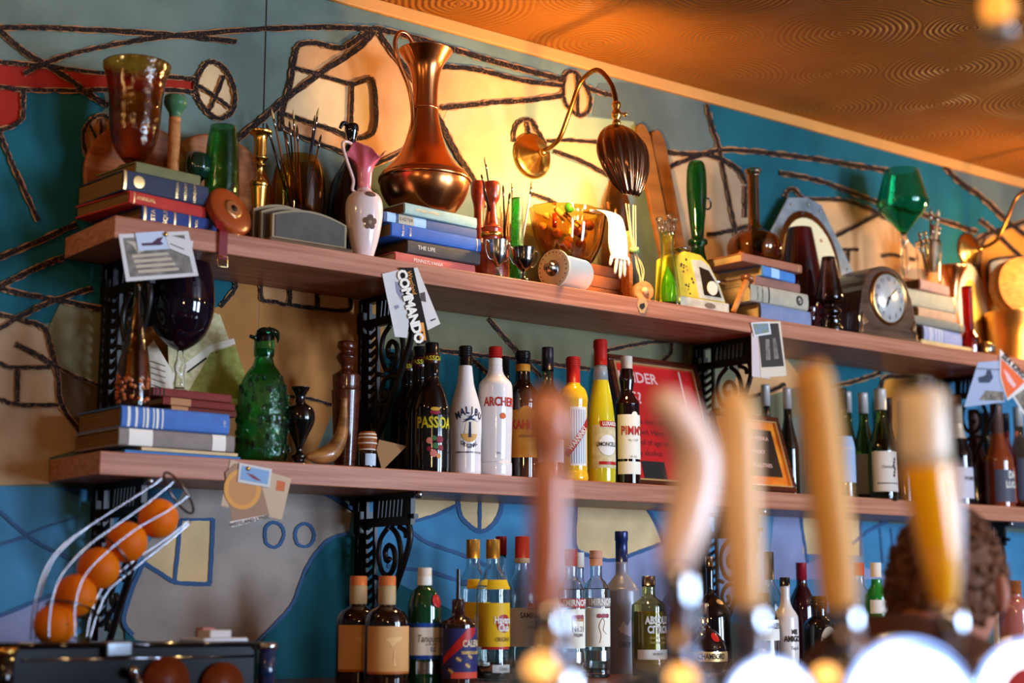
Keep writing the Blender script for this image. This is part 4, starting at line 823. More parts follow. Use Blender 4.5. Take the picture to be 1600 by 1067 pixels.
# ---------------------------------------------------------------- swan neck wall lamps with shell shades
def shell_lamp(X, zb_, label, dx=0):
    t = thing('wall_lamp', label, 'lamp', (X, -.004, zb_)); g = []
    V, Fc = latheg([(.062, 0), (.062, 0), (.062, .004), (.054, .010), (.046, .011), (.042, .018), (.030, .020), (.026, .028), (.014, .032), (.010, .040), (.001, .042)], 36); mesh('wall_rose', [(p[0], -p[2], p[1]) for p in V], Fc, brass, t)
    V, Fc = blob(.012, 14, 10, (0, -.046, 0)); mesh('ball_joint', V, Fc, brass, t)
    arm = [(0, -.045, .002), (0, -.085, .008), (0, -.120, .028), (0, -.165, .098), (0, -.195, .145), (0, -.235, .165), (0, -.275, .160), (0, -.318, .112), (0, -.335, .060)]
    mesh('swan_neck_arm', *tubeg(curve3(arm, 6), .0062, 10), brassd, t); HY = -.335
    mesh('lamp_holder', *latheg([(.006, .064), (.010, .062), (.012, .052), (.008, .044), (.010, .038), (.013, .034), (.013, .024), (.007, .018), (.011, .010), (.012, .002), (.002, 0)], 16, 0, HY), brass, t)
    mesh('switch_key', *join([tubeg([(.0, HY, .040), (.028, HY, .036)], .0022, 6), blob(.006, 8, 6, (.029, HY, .036))]), brass, t)
    # scallop shell: half bowl opening towards the wall, ribs fan from the hinge
    Fc = []; nu, nv = 54, 20; Ls = .205; tl = Matrix.Rotation(math.radians(-17), 4, 'X')
    def pt(u, v_, off=0):
        wd = .068 * math.sin(PI * (.07 + .86 * v_ ** .85)) ** .8; ang = u * PI * .52; rib = .0060 * abs(math.cos(u * PI * 4.5 + 1.3 * v_)) * min(1, v_ * 3)
        r0 = wd + rib - off
        return (math.sin(ang) * r0, .014 - math.cos(ang) * r0 * .95, .004 - v_ * Ls + .012 * (1 - math.cos(ang)) * v_)
    def shell(off): return [pt(-1 + 2 * i / nu, j / nv, off) for j in range(nv + 1) for i in range(nu + 1)]
    a_ = shell(0); b_ = shell(.003); V = a_ + b_; o_ = len(a_); q = nu + 1
    for j in range(nv):
        for i in range(nu):
            k = j * q + i; Fc += [(k, k + 1, k + q + 1, k + q), (o_ + k, o_ + k + q, o_ + k + q + 1, o_ + k + 1)]
        for i in (0, nu): k = j * q + i; Fc.append((k, k + q, o_ + k + q, o_ + k) if i == 0 else (k, o_ + k, o_ + k + q, k + q))
    for i in range(nu): k = nv * q + i; Fc += [(k, k + 1, o_ + k + 1, o_ + k), (i, o_ + i, o_ + i + 1, i + 1)]
    ms = M('shell_bronze', '7a5236', .18, metal=.9, coat=.3)
    V = [tuple(Vector((0, HY, 0)) + tl @ Vector(p)) for p in V]
    mesh('shell_shade', V, Fc, ms, t)
    V, Fc = blob(.014, 12, 10, (0, HY + .004, -.035), (1, 1, 1.4)); mesh('light_bulb', V, Fc, M('bulb_warm', 'ffb060', .4, emit=8), t)
    return t
shell_lamp(2.509, 2.378, 'brass swan neck wall lamp with ribbed bronze shell shade, above the amber bowl')
shell_lamp(4.398, 2.382, 'brass swan neck wall lamp at the right edge above the copper vase')
# ================================================================ MIDDLE SHELF
v = Vessel('glass_bottle_vase', 'tall amber glass vase with knobbly base at the left end of the middle shelf', 'vase', 212, -.212, TE, 440, 636)
v.part('body', [(24, 636), (24, 636), (25, 620), (26, 595), (22, 560), (14, 520), (8, 490), (5, 465), (6, 445), (5, 440)], glass('amber_dark', '8a4208', .05, bump=.5, bscale=70), t=.003, main=True)
kn_ = []
for i in range(46):
    a = random.uniform(-2.4, .9); z = v.z(random.uniform(588, 632)); r = v.r(z); kn_.append(blob(.0042, 8, 6, (r * math.sin(a), -r * math.cos(a), z)))
mesh('glass_bead', *join(kn_), gloss('amber_bead', 'a8521c', .1), v.root)['kind'] = 'stuff'
v = Vessel('glass_goblet', 'huge dark purple glass goblet with clear cut stem on the middle shelf', 'glass', 283, -.12, TE2, 410, 600)
v.part('bowl', [(5, 538), (20, 530), (38, 514), (48, 490), (51, 465), (48, 435), (42, 412), (40, 405)], purple, t=.002, seg=40)
v.part('stem', [(20, 600), (20, 600), (18, 596), (8, 592), (9, 585), (7, 572), (10, 560), (6, 550), (5, 538)], clear, sm=2, seg=10)
# folded maps leaning at the back
def leaf(name, label, cat, pts, y0, y1, z0, mats, group=None, extra=None):
    """sheet of card: image polygon (first two points stand on z0), leaning from row y0 to y1"""
    zs = [Zat(py, Xat(px, y0, 1.7), y0) for px, py in pts]; zt = max(zs); zb_ = min(zs)
    def at(px, py):
        f_ = (Zat(py, Xat(px, y0, 1.6), y0) - zb_) / (zt - zb_); y = y0 + (y1 - y0) * f_; p = onY(px, py, y); return p
    P = [at(*p) for p in pts]; o = P[0].copy(); o.z = z0 + .0005; dz = z0 + .0006 - min(p.z for p in P)
    t = thing(name, label, cat, tuple(o), 0, group); mv = lambda p, off: (p.x - o.x, p.y - o.y - off, p.z + dz - o.z)
    n = len(P); V = [mv(p, 0) for p in P] + [mv(p, .0012) for p in P]
    mesh('sheet', V, [tuple(range(n)), tuple(reversed(range(n, 2 * n)))] + [(i, i + n, (i + 1) % n + n, (i + 1) % n) for i in range(n)], mats, t, smooth=False)
    for nm_, poly, m in (extra or []): mesh(nm_, [mv(at(*p), .0017) for p in poly], [tuple(range(len(poly)))], m, t, smooth=False)
    return t
mapg = M('map_green', '7c7c34', .7, hex2='96904c', mscale=70); mapc = M('map_cream', 'c9bd92', .7, hex2='b0a274', mscale=90); mapw = M('map_white', 'd9cdb8', .7)
leaf('folded_map', 'green and cream folded map leaning behind the purple goblet', 'map', [(268, 640), (395, 640), (387, 600), (344, 480), (315, 470), (262, 520)], -.09, -.03, TE, mapc, None,
     [('map_panel', [(295, 598), (372, 612), (385, 602), (345, 540), (330, 538)], mapg), ('map_panel', [(338, 536), (368, 528), (392, 600), (370, 610)], mapg), ('map_title', [(270, 585), (335, 535), (368, 526), (365, 517), (330, 526), (266, 573)], mapw), ('map_lettering', [(292, 568), (322, 546), (323, 549), (293, 571)], darkink), ('map_lettering', [(335, 538), (362, 530), (363, 533), (336, 541)], darkink)])
leaf('folded_map', 'cream printed leaflet leaning left of the clear goblet stem', 'map', [(228, 645), (272, 640), (268, 575), (240, 528), (226, 545)], -.10, -.05, TE, mapw, None, [('printed_line', [(234, 560 + 9 * k), (258, 568 + 9 * k), (258, 569.5 + 9 * k), (234, 561.5 + 9 * k)], darkink) for k in range(5)])
# green eagle bottle
v = Vessel('eagle_bottle', 'green moulded glass bottle shaped like an eagle, right of the middle shelf books', 'bottle', 411, -.165, MS, 508, 720)
ge = glass('green_bottle', '16a046', .06, bump=.8, bscale=110)
v.part('body', [(30, 720), (30, 720), (38, 714), (42, 700), (40, 680), (40, 650), (39, 620), (35, 598), (26, 580), (17, 568), (14, 555), (14, 545)], ge, t=.004, seg=36, main=True)
v.part('collar', [(15, 556), (16, 552), (16, 528), (14, 522), (13, 520)], glass('green_collar', '1c9c50', .04))
gb = gloss('eagle_dark', '06180e', .08); k_ = v.k
mesh('eagle_head', *join([blob(.019, 16, 12, (0, 0, v.z(522)), (1.05, .9, .85)), tubeg(curve3([(.010, 0, v.z(518)), (.026, 0, v.z(518)), (.033, 0, v.z(526)), (.032, 0, v.z(533))], 4), [.012, .012, .011, .010, .009, .008, .0065, .005, .004, .003, .002, .0015, .001], 8), tubeg([(-.010, 0, v.z(531)), (-.036, 0, v.z(527))], [.006, .004], 8)]), gb, v.root)
fe = []
for i in range(110):
    a = random.uniform(-1.9, 1.9); z = v.z(random.uniform(590, 705)); r = v.r(z); fe.append(blob(.0048, 6, 5, (r * math.sin(a), -r * math.cos(a), z), (1, 1, 1.4)))
mesh('moulded_feather', *join(fe), ge, v.root)['kind'] = 'stuff'
v = Vessel('glass_vase', 'small black footed glass vase beside the green eagle bottle', 'vase', 468, -.195, MS, 605, 722)
v.part('body', [(14, 722), (14, 722), (12, 718), (8, 714), (12, 708), (6, 702), (5, 697), (12, 680), (22, 660), (24, 648), (20, 636), (9, 628), (8, 618), (14, 608), (15, 605)], blk, sm=3)
v = Vessel('turned_candlestick', 'turned mahogany candlestick standing behind the horn', 'candlestick', 540, -.14, MS, 532, 722)
v.part('body', [(16, 722), (16, 722), (18, 690), (20, 660), (22, 615), (23, 605), (21, 604), (22, 586), (21, 582), (14, 578), (8, 572), (14, 562), (17, 556), (10, 549), (15, 543), (14, 534), (14, 534), (3, 534)], dwood, sm=3)
# hoof shaped horn
a = onY(505, 720, -.215); t = thing('animal_hoof', 'polished brown horn hoof standing before the turned candlestick', 'ornament', (a.x, -.205, MS)); k_ = dep(a) / FPX
def hz_(px, py): p = onY(px, py, -.205); return ((p.x - a.x), 0, max(p.z - MS, .002))
P = [hz_(478, 713), hz_(500, 713), hz_(520, 704), hz_(533, 680), hz_(537, 650), hz_(538, 622)]
V, Fc = tubeg(curve3(P, 5), [.004 + .017 * math.sin(min(1, i / 9) * PI / 2) * (1 - .80 * max(0, min(1, (i - 8) / 14))) for i in range(26)], 14)
V = [(p[0], p[1], max(p[2], 0)) for p in V]; mesh('horn', V, Fc, M('horn', 'a8743c', .3, hex2='5c3418', mscale=18, coat=.3, stretch=(1, 1, 3)), t)
v = Vessel('miniature_barrel', 'tiny wooden barrel with white ribs standing on a small dark jar', 'barrel', 574, -.225, MS, 675, 728)
v.part('jar', [(12, 728), (12, 728), (13, 724), (13, 706), (11, 702)], blk); v.part('barrel', [(12, 702), (14, 696), (15, 688), (14, 680), (12, 675), (12, 675), (2, 675)], wood('barrel_wood', '9c5a2c', '7c4420', .4), main=True)
for py in (700, 691, 683, 678): v.label(py, py + 1.5, whiteink, -180, 180, name='hoop', off=.0005, nz=1, na=24)
v.prof = v.P([(12, 728), (13, 724), (13, 706), (11, 702)]); v.label(707, 724, M('pale_blue_label', 'b7c6d8', .6), -45, 45)
leaf('paper_card', 'brown handwritten card lying against the black bottles', 'card', [(596, 730), (598, 731), (635, 694), (592, 684), (588, 700)], -.215, -.17, MS, M('kraft', 'a5794f', .7))

def bottle(name, label, cx, y, zb, pt, pb, body, gm_, cap=None, capm=None, neck=None, neckm=None, group=None, liquid=None, seg=28, t=0, cat='bottle'):
    v = Vessel(name, label, cat, cx, y, zb, pt, pb, group, math.radians(-25 if zb == MS else -18) if cx < 1440 else 0)
    v.part('glass_body', body, gm_, main=True, seg=seg, t=t)
    if liquid: m, pr = liquid; v.part('liquid', pr, m)
    if cap:
        v.part('cap', cap, capm, sm=0)
        cp = v.P(cap, 0)
    if neck: v.part('neck_band', neck, neckm, sm=0)
    return v
blackg = gloss('black_bottle_glass', '0d0807', .06); cap_k = gloss('cap_black', '151314', .25); cap_r = M('cap_red', 'b0221c', .35); cap_w = M('cap_white', 'd9cfc0', .4); cap_g = M('cap_gold', 'b88a3c', .3, metal=.6)
cyl = lambda w, p0, p1: [(w, p1), (w, p1), (w, p0 + 1), (w * .95, p0), (w * .95, p0), (1, p0)]
def ridges(v, w, p0, p1, m, n=4):
    for i in range(n):
        py = p0 + (p1 - p0) * (i + .5) / n; v.part('cap_ridge', [(w, py + 1), (w + .9, py + .8), (w + .9, py - .8), (w, py - 1)], m, sm=0)
fgy = gloss('passion_yellow', 'c8b820', .4); fr1, fr2, fr3 = M('fruit_red', '8c2430', .5), M('fruit_pink', 'd07a6a', .5), M('fruit_leaf', '3f6a3a', .5)
def passion(cx, y, pt, pb, label, full=False):
    s_ = (pb - pt) / 215.; f_ = lambda q: pb - (735 - q) * s_
    v = bottle('liqueur_bottle', label, cx, y, MS, pt, pb, [(28 * s_, f_(735)), (28 * s_, f_(735)), (29 * s_, f_(728)), (29 * s_, f_(645)), (28 * s_, f_(628)), (21 * s_, f_(604)), (13 * s_, f_(588)), (12.5 * s_, f_(575)), (12.5 * s_, f_(548))], blackg, cyl(11.5 * s_, f_(528), f_(544)), cap_k, [(13 * s_, f_(562)), (13.4 * s_, f_(561)), (13.2 * s_, f_(546)), (12 * s_, f_(545))], gloss('neck_maroon', '3a0f10', .3), 'black glass liqueur bottles with maroon neck bands')
    v.prof = v.P([(33 * s_, f_(728)), (33 * s_, f_(640)), (13.3 * s_, f_(563)), (13.3 * s_, f_(540))], 0)
    zc = f_(554); r_ = 13.4 * s_ * v.k; tv, tf = textg('PASSOA', 7.5 * s_ * v.k * 1.4, bold=.02)
    mesh('neck_lettering', [((r_ + .001) * math.sin(x / r_), -(r_ + .001) * math.cos(x / r_), v.z(zc) + q) for x, q in tv], tf, fgy, v.root, smooth=False)
    v.prof = v.P([(29 * s_, f_(728)), (29 * s_, f_(645))], 0)
    if not full: return v
    lb = v.label(f_(645), f_(728), gloss('label_black', '15100f', .15), -70, 70); v.text('PASSOA', f_(658), 19 * s_, fgy, 3, bold=.025, parent=lb)
    v.patch(f_(641), 3, disc(9 * s_, 4 * s_), fr1, parent=lb, off=.0014); v.patch(f_(636), 3, disc(8 * s_, 3 * s_), M('burger_gold', 'c89a2c', .5), parent=lb, off=.0016)
    for dx, py, r1, m in ((-12, 686, 5, fr2), (-2, 682, 4, fr3), (10, 684, 6, fr1), (12, 697, 5, fr1), (1, 694, 5, fr3), (-3, 706, 6, fr2), (-12, 699, 4, fr1), (8, 710, 4, M('fruit_orange', 'd89040', .5))):
        v.patch(f_(py), 3 + dx * 1.5, disc(r1 * s_), m, name='fruit_print', off=.0012 + .0001 * dx % .0004, parent=lb)
    return v
passion(637, -.045, 541, 724, 'black liqueur bottle with yellow neck lettering, farthest left of three alike')
passion(655, -.125, 534, 729, 'black liqueur bottle with yellow neck lettering, in the middle of three alike')
passion(674, -.212, 528, 736, 'black liqueur bottle with passion fruit label, frontmost of three and fully seen', True)
wm = gloss('white_glass', 'e4dcd8', .2); navy = M('navy_ink', '1c2848', .5); orang = M('orange_ink', 'e09030', .5)
v = bottle('liqueur_bottle', 'white coconut rum bottle with palm tree emblem and black cap', 727, -.205, MS, 540, 737, [(23, 737), (23, 737), (25, 733), (25, 715), (25, 690), (26, 665), (25, 640), (20, 620), (14, 600), (12, 585), (10.5, 571)], wm, cyl(10, 541, 571), cap_k, seg=32)
ridges(v, 10, 542, 556, cap_k)
for i, ch in enumerate('MALIBU'):
    u = (i - 2.5) / 2.5; v.text(ch, 641 + 8 * u * u, 12, navy, 5 + u * 42, rot=-u * .35, bold=.03)
mk = []
for k in range(8):
    a = PI * (.0 + k / 7) + .1; v.patch(655, 5, [(1, 0), (14 * math.cos(a) + 2, 9 * math.sin(a) + (2 if abs(math.cos(a)) < .8 else -4)), (-1, 3)], navy, 'palm_frond')
v.patch(670, 5, [(-1.5, 12), (1.5, 12), (2.5, -12), (-2.5, -12)], navy, 'palm_trunk'); v.patch(676, 5, [(13 * math.cos(a), 13 * math.sin(a)) for a in [PI * (1 + k / 12) for k in range(13)]], M('sun_gold', 'd9a050', .5), 'sun_emblem', off=.0009); v.patch(668, 12, [(-9, 12), (9, 12), (12, -8), (-12, -8)], M('sun_pale', 'ead4b8', .5), 'sun_emblem', off=.0007)
for i, ch in enumerate('ORIGINAL'):
    u = (i - 3.5) / 3.5; v.text(ch, 695 - 5 * u * u, 7, navy, 5 + u * 26, rot=u * .3, bold=.02)
v.text('CARIBBEAN RUM WITH COCONUT', 704, 3.2, navy, 5, bold=.02)
v = bottle('liqueur_bottle', 'frosted white schnapps bottle with red cap and red lettering', 774, -.205, MS, 542, 743, [(24, 743), (24, 743), (26, 739), (26, 722), (25, 715), (27, 640), (27, 610), (25, 598), (16, 588), (12, 580), (11, 571)], wm, cyl(10, 542, 561), cap_r, [(10.6, 572), (10.8, 571), (10.8, 561), (10, 560)], whiteink, seg=32)
ridges(v, 10, 543, 558, cap_r); v.text('ARCHERS', 630, 15, cap_r, 10, bold=.02); v.patch(651, 14, disc(5), M('peach_orange', 'd9662c', .5)); v.text('70cl', 708, 4, navy, 0)
v = bottle('liqueur_bottle', 'dark bottle mostly hidden behind the white schnapps, only its black cap showing', 788, -.075, MS, 556, 728, [(22, 728), (22, 728), (22, 640), (20, 620), (10, 600), (9, 580)], blackg, cyl(8, 557, 580), cap_k)
yl = M('label_amber', 'c8862c', .5, hex2='b06a1c', mscale=30)
v = bottle('liqueur_bottle', 'brown glass coffee liqueur bottle with black cap and yellow label', 817, -.185, MS, 549, 744, [(22, 744), (22, 744), (24, 740), (24, 640), (25, 625), (22, 608), (13, 597), (11, 585), (11, 570)], gloss('coffee_glass', '1a0a05', .06), cyl(11.5, 549, 569), cap_k, [(11.6, 580), (11.8, 579), (11.8, 570), (11, 569)], yl)
ridges(v, 11.5, 551, 560, cap_k); v.label(640, 712, yl, -72, 72); v.text('KAHLUA', 663, 15, cap_r, 4, bold=.03, off=.0016); v.text('LICOR DE CAFE', 680, 4, darkink, 4, off=.0016); v.patch(650, 0, [(-14, 0), (14, 0), (9, 13), (0, 17), (-9, 13)], yl, 'label_arch')
v = bottle('liqueur_bottle', 'clear liqueur bottle with tall black foil neck behind the copper tap handle', 856, -.212, MS, 543, 746, [(22, 746), (22, 746), (24, 742), (24, 640), (21, 618), (13, 606), (9.5, 598), (9, 578)], glass('pale_amber', 'c8a068', .02), [(9.8, 578), (9.8, 578), (9.5, 556), (9.5, 545), (9, 543), (9, 543), (1, 543)], gloss('foil_black', '1c1a26', .3), t=.003)
v.label(685, 720, M('label_grey', 'b8b4bc', .5), -72, 72)
ywm = gloss('advocaat_yellow', 'eab01c', .12)
v = bottle('liqueur_bottle', 'yellow advocaat bottle with red cap and red diagonal lettering', 896, -.215, MS, 558, 748, [(21, 748), (21, 748), (23, 744), (22, 735), (21.5, 725), (22, 640), (23, 622), (19, 608), (12, 601), (11, 598)], ywm, [(10.8, 599), (10.8, 599), (10.8, 570), (10.5, 559), (10, 558), (10, 558), (1, 558)], cap_r, seg=30)
ridges(v, 10.8, 560, 572, cap_r); v.label(636, 725, M('label_white', 'e6e0d6', .5), -28, 48, off=.0006)
for k in range(7): v.label(640, 722, M('pale_blue_ink', '6f94b8', .5), -24 + k * 10, -21 + k * 10, name='label_stripe', off=.001, nz=3, na=1)
v.patch(680, 2, [(-22, -26), (-15, -34), (22, 16), (22, 32)], cap_r, 'red_ribbon', off=.0014); v.text('WARNINKS', 684, 9, whiteink, 4, rot=.9, off=.002, bold=.02)
lim = gloss('limoncello_yellow', 'c4b41c', .12); frost = M('frosted_glass', 'c9cfd0', .35, trans=.6)
v = bottle('liqueur_bottle', 'tall lemon yellow bottle with red cap and cream lemon label', 939, -.215, MS, 531, 752, [(20, 752), (20, 752), (22, 748), (22, 680), (21, 650), (18, 625), (13, 598), (12, 594)], lim, [(10.8, 571), (10.8, 571), (10.5, 560), (10.5, 533), (10, 531), (10, 531), (1, 531)], cap_r, [(12, 594), (11, 580), (10, 571)], frost, seg=30)
ridges(v, 10.5, 533, 545, cap_r); v.prof = v.P([(22, 752), (22, 680), (21, 650), (18, 625)]); lb = v.label(664, 730, M('label_cream2', 'd9c9a0', .5, hex2='c0ae78', mscale=60), -56, 66); v.label(658, 667, cap_r, -20, 62, off=.0010); v.text('LUXARDO', 662.5, 6.5, whiteink, 26, bold=.03, off=.0018); v.patch(695, 12, disc(16), M('label_white', 'e6e0d6', .5), 'label_medallion', off=.0012); v.text('LIMONCELLO', 694, 7, darkink, 14, bold=.02, off=.0018); v.label(720, 725, cap_r, -25, 60, off=.0011)
v = bottle('liqueur_bottle', 'dark red fruit cup bottle with white label and white cap', 980, -.215, MS, 557, 752, [(18, 752), (18, 752), (19.5, 749), (19.5, 640), (19, 628), (13, 618), (10, 610), (11, 600), (12, 592), (10, 580), (9, 576)], gloss('pimm_dark', '1c0708', .05), cyl(9.3, 557, 576), cap_w, seg=28)
v.label(647, 714, wht, -66, 72); v.label(718, 737, wht, -66, 72, off=.0007); v.text("PIMM'S", 672, 15, cap_r, 12, bold=.015, off=.0016); v.text('No. 1 CUP', 686, 4, darkink, 12, off=.0016); v.patch(648, 20, disc(6, n=14), wht, 'label_seal', off=.0008); v.text('25%  70cl', 711, 3, darkink, 10, off=.0016); v.label(575, 578, cap_r, -180, 180, off=.0008, nz=1, na=24, name='red_ring') if False else None
# framed red poster
def framed(name, label, pts, y0, y1, z0, fw, framem, innerm, cat='picture'):
    P = pts; a = onY(*P[0], y0); b_ = onY(*P[1], y0); zt = 0
    d = onY(*P[3], y1); h_ = math.hypot(d.z - z0, y1 - y0) ; w = (b_ - a).x; lean = math.atan2(y1 - y0, d.z - z0)
    t = thing(name, label, cat, (a.x, y0, z0 + .001)); t.rotation_euler = (-lean, 0, 0)
    fn = lambda u, v_, q=0: (u, -q, v_)
    for nm_, b in (('frame_rail', (0, w, -.018, 0, 0, fw)), ('frame_rail', (0, w, -.018, 0, h_ - fw, h_)), ('frame_stile', (0, fw, -.018, 0, fw, h_ - fw)), ('frame_stile', (w - fw, w, -.018, 0, fw, h_ - fw))): box(nm_, b, framem, t, bv=.003)
    g = fw * .25
    for b in ((fw, w - fw, -.0165, 0, fw, fw + g), (fw, w - fw, -.0165, 0, h_ - fw - g, h_ - fw), (fw, fw + g, -.0165, 0, fw + g, h_ - fw - g), (w - fw - g, w - fw, -.0165, 0, fw + g, h_ - fw - g)): box('gilt_slip', b, gilt, t)
    box('backing', (fw * .6, w - fw * .6, -.008, -.001, fw * .6, h_ - fw * .6), innerm, t)
    return t, w, h_, fn
posr = M('poster_red', 'c41f1c', .5)
t, w, h_, fn = framed('framed_poster', 'leaning framed red age check poster in a gilt edged wooden frame', [(985, 752), (1126, 752), (1126, 580), (958, 558)], -.13, -.03, MS, .018, dwood, posr)
tx = lambda s_, x, z, sz, m, **k: flat_text('poster_lettering', s_, sz, m, t, lambda u, v_: (u, -.0086, v_), at=(x, z), align='LEFT', **k)
pk = M('poster_pink', 'e8b0a8', .5); tx('UNDER', .03, h_ * .84, .042, pk, bold=.02); tx('25?', .038, h_ * .68, .046, pk, bold=.02); tx('Please don\'t be', .03, h_ * .50, .022, darkink); tx('refused. Have', .03, h_ * .42, .022, darkink); tx('proof of age to', .03, h_ * .34, .022, darkink); tx('buy alcohol', .03, h_ * .26, .022, darkink)
mesh('poster_card', *prismg([(w * .15, h_ * .07), (w * .4, h_ * .07), (w * .4, h_ * .2), (w * .15, h_ * .2)], .0006, lambda u, v_, q: (u, -.0086 - q, v_)), darkink, t, smooth=False)
box('poster_stripe', (w * .78, w * .80, -.0088, -.0084, h_ * .1, h_ * .93), pk, t)
t, w, h_, fn = framed('framed_notice', 'small framed orange spirits measures notice leaning behind the tap handles', [(1135, 768), (1240, 768), (1222, 660), (1106, 646)], -.215, -.15, MS, .014, dwood, M('notice_orange', 'e08a24', .5, hex2='c85a14', mscale=12))
box('notice_panel', (w * .22, w * .86, -.0096, -.0082, h_ * .2, h_ * .82), M('notice_dark', '2c2018', .4), t)
for s_, z in (('GIN RUM VODKA', .70), ('& WHISKY', .52), ('35 MILLILITRES', .34)): flat_text('notice_lettering', s_, .016, pk, t, lambda u, v_: (u, -.0101, v_), at=(w * .54, h_ * z))
# wine bottles
gwine = glass('wine_green', '648030', .03); gdark = gloss('wine_dark', '12120a', .06); capw = M('foil_silver', 'c2c0bc', .35, metal=.3)
def wine(cx, y, pt, pb, m, cm_, label, lab=None, t=0, w=19, liq=None, slope=.42, capf=.17, grp=None):
    h_ = pb - pt; f_ = lambda q: pt + h_ * q
    v = bottle('wine_bottle', label, cx, y, MS, pt, pb, [(w * .9, f_(1)), (w * .9, f_(1)), (w, f_(.985)), (w, f_(.60)), (w * .97, f_(.52)), (w * .72, f_(slope)), (w * .45, f_(.30)), (w * .40, f_(.22)), (w * .40, f_(capf))], m, [(w * .44, f_(capf + .02)), (w * .44, f_(capf + .02)), (w * .43, f_(.02)), (w * .42, f_(0)), (w * .42, f_(0)), (1, f_(0))], cm_, t=t, group=grp)
    if lab: v.label(f_(lab[0]), f_(lab[1]), lab[2], -72, 72)
    return v
wine(1198, -.075, 601, 766, gdark, capw, 'dark wine bottle with silver cap just right of the bracket', w=16)
wine(1232, -.075, 606, 768, gdark, capw, 'dark wine bottle with silver cap beside the orange framed notice', w=16)
wine(1326, -.055, 612, 770, gwine, capw, 'green wine bottle with silver cap hidden behind the blue labelled one', w=16, t=.003)
v = wine(1318, -.20, 607, 775, glass('olive_glass', '8c8c3c', .02), cap_k, 'olive glass wine bottle with black cap and pale blue label', (.44, .86, M('label_bluegrey', '8fa8c4', .6)), .003, 17)
v.text('VIOGNIER', 700, 4, whiteink, 0, off=.0016)
wine(1390, -.045, 622, 772, gdark, cap_k, 'dark wine bottle with green neck behind the cream labelled one', w=16); wine(1412, -.125, 627, 773, gdark, gdark, 'plain black wine bottle left of the yellow handle', w=16)
lw_ = M('label_wine_cream', 'cfc4b8', .6, hex2='c0b4a6', mscale=6)
v = wine(1351, -.13, 614, 775, gwine, capw, 'green wine bottle with white cap, left of its cream labelled neighbour', (.57, .93, lw_), .003, 18)
v = wine(1378, -.222, 608, 777, gwine, capw, 'green wine bottle with white cap and wide cream vineyard label', (.57, .93, lw_), .003, 22)
for i in range(6): v.patch(716 + 5 * i, 28 - 3 * (i % 3), disc(2.5, n=6), darkink, 'vine_print', off=.0016)
v.text('Chardonnay', 728, 5, darkink, 0, off=.0016); v.label(752, 753.5, darkink, -50, 50, name='label_line', off=.0012, nz=1)
wine(1450, -.16, 630, 778, gdark, cap_k, 'dark wine bottle almost hidden behind the yellow tap handle', w=17)
gold_l = M('foil_champagne', 'c9b49a', .35, metal=.4); copf = M('foil_rose', '6a5048', .4, metal=.4)
v = wine(1497, -.19, 618, 786, blackg, gold_l, 'sparkling wine bottle with pale gold foil neck and grey label', (.66, .94, M('label_grey', 'b8b4bc', .5)), 0, 21, slope=.44, capf=.40); v.text('PROSECCO', 746, 6, darkink, 4, off=.0016, bold=.02); v.label(618 + 20, 618 + 66, gold_l, -180, 180, name='neck_foil', off=.0008)
wine(1524, -.10, 640, 784, gloss('rose_dark', '3a1810', .06), copf, 'dark sparkling bottle with brown foil between two front bottles', w=19, capf=.36)
roseg = glass('rose_glass', 'd0744c', .03); v = wine(1560, -.20, 632, 791, gloss('rose_bottle', '7a3418', .05), copf, 'rose sparkling wine bottle with speckled foil and dark label', (.64, .95, M('label_slate', '4a4c58', .5)), 0, 22, slope=.44, capf=.38); v.text('DA', 742, 12, whiteink, 2, off=.0016, bold=.02); v.text('LUCA', 757, 11, whiteink, 2, off=.0016, bold=.02)
wine(1543, -.04, 645, 785, gdark, cap_k, 'dark bottle with black cap between the sparkling bottles', w=17); wine(1573, -.045, 646, 786, gloss('rose_red', '5a140c', .05), cap_k, 'red wine bottle with black cap behind the rose bottle', w=17)
wine(1594, -.135, 636, 788, roseg, capw, 'rose wine bottle with white cap at the right edge', (.5, .9, M('label_slate', '4a4c58', .5)), .003, 18); 

# ================================================================ BACK COUNTER BOTTLES
def cb(name, label, cx, y, pt, pb, body, gm_, capw_=None, capm=None, **k):
    return bottle(name, label, cx, y, CT, pt, pb, body, gm_, capw_, capm, **k)
brb = gloss('amber_bottle', '1c0c06', .05); kraftl = M('label_kraft', 'd9a468', .6, hex2='cc9254', mscale=9); wax = M('orange_cap', 'c8703c', .4)
for cx, y, pt, lab in ((559, -.245, 900, 'brown spirits bottle with orange cap and tan label, left of its twin'), (604, -.37, 900, 'brown spirits bottle with orange cap and tan label, right of its twin')):
    pb = 1075
    v = cb('spirits_bottle', lab, cx, y, pt, pb, [(33, pb), (33, pb), (34.5, pb - 4), (34.5, 985), (33, 968), (27, 957), (16, 950), (13, 945), (13, 915)], brb, cyl(13.5, 900, 915), wax, neck=[(13.4, 946), (13.8, 945), (13.8, 916), (13, 915)], neckm=M('neck_cream', 'b5986c', .5), group=None)
    lb = v.label(980, 1052, kraftl, -72, 72); v.label(1052, 1056, M('label_amber_edge', 'a85c1c', .5), -72, 72, off=.0007)
    v.patch(1004, 6, [(-16, 3), (-6, 6), (14, 7), (12, 2), (2, -2), (-4, -10), (-8, -3)], M('label_sketch', 'e8b878', .6), 'faded_print', off=.0012, parent=lb); v.patch(1030, 6, [(-1, 12), (2, 10), (0, 0), (3, -12), (-2, -12)], M('label_sketch', 'e8b878', .6), 'faded_print', off=.0012, parent=lb)
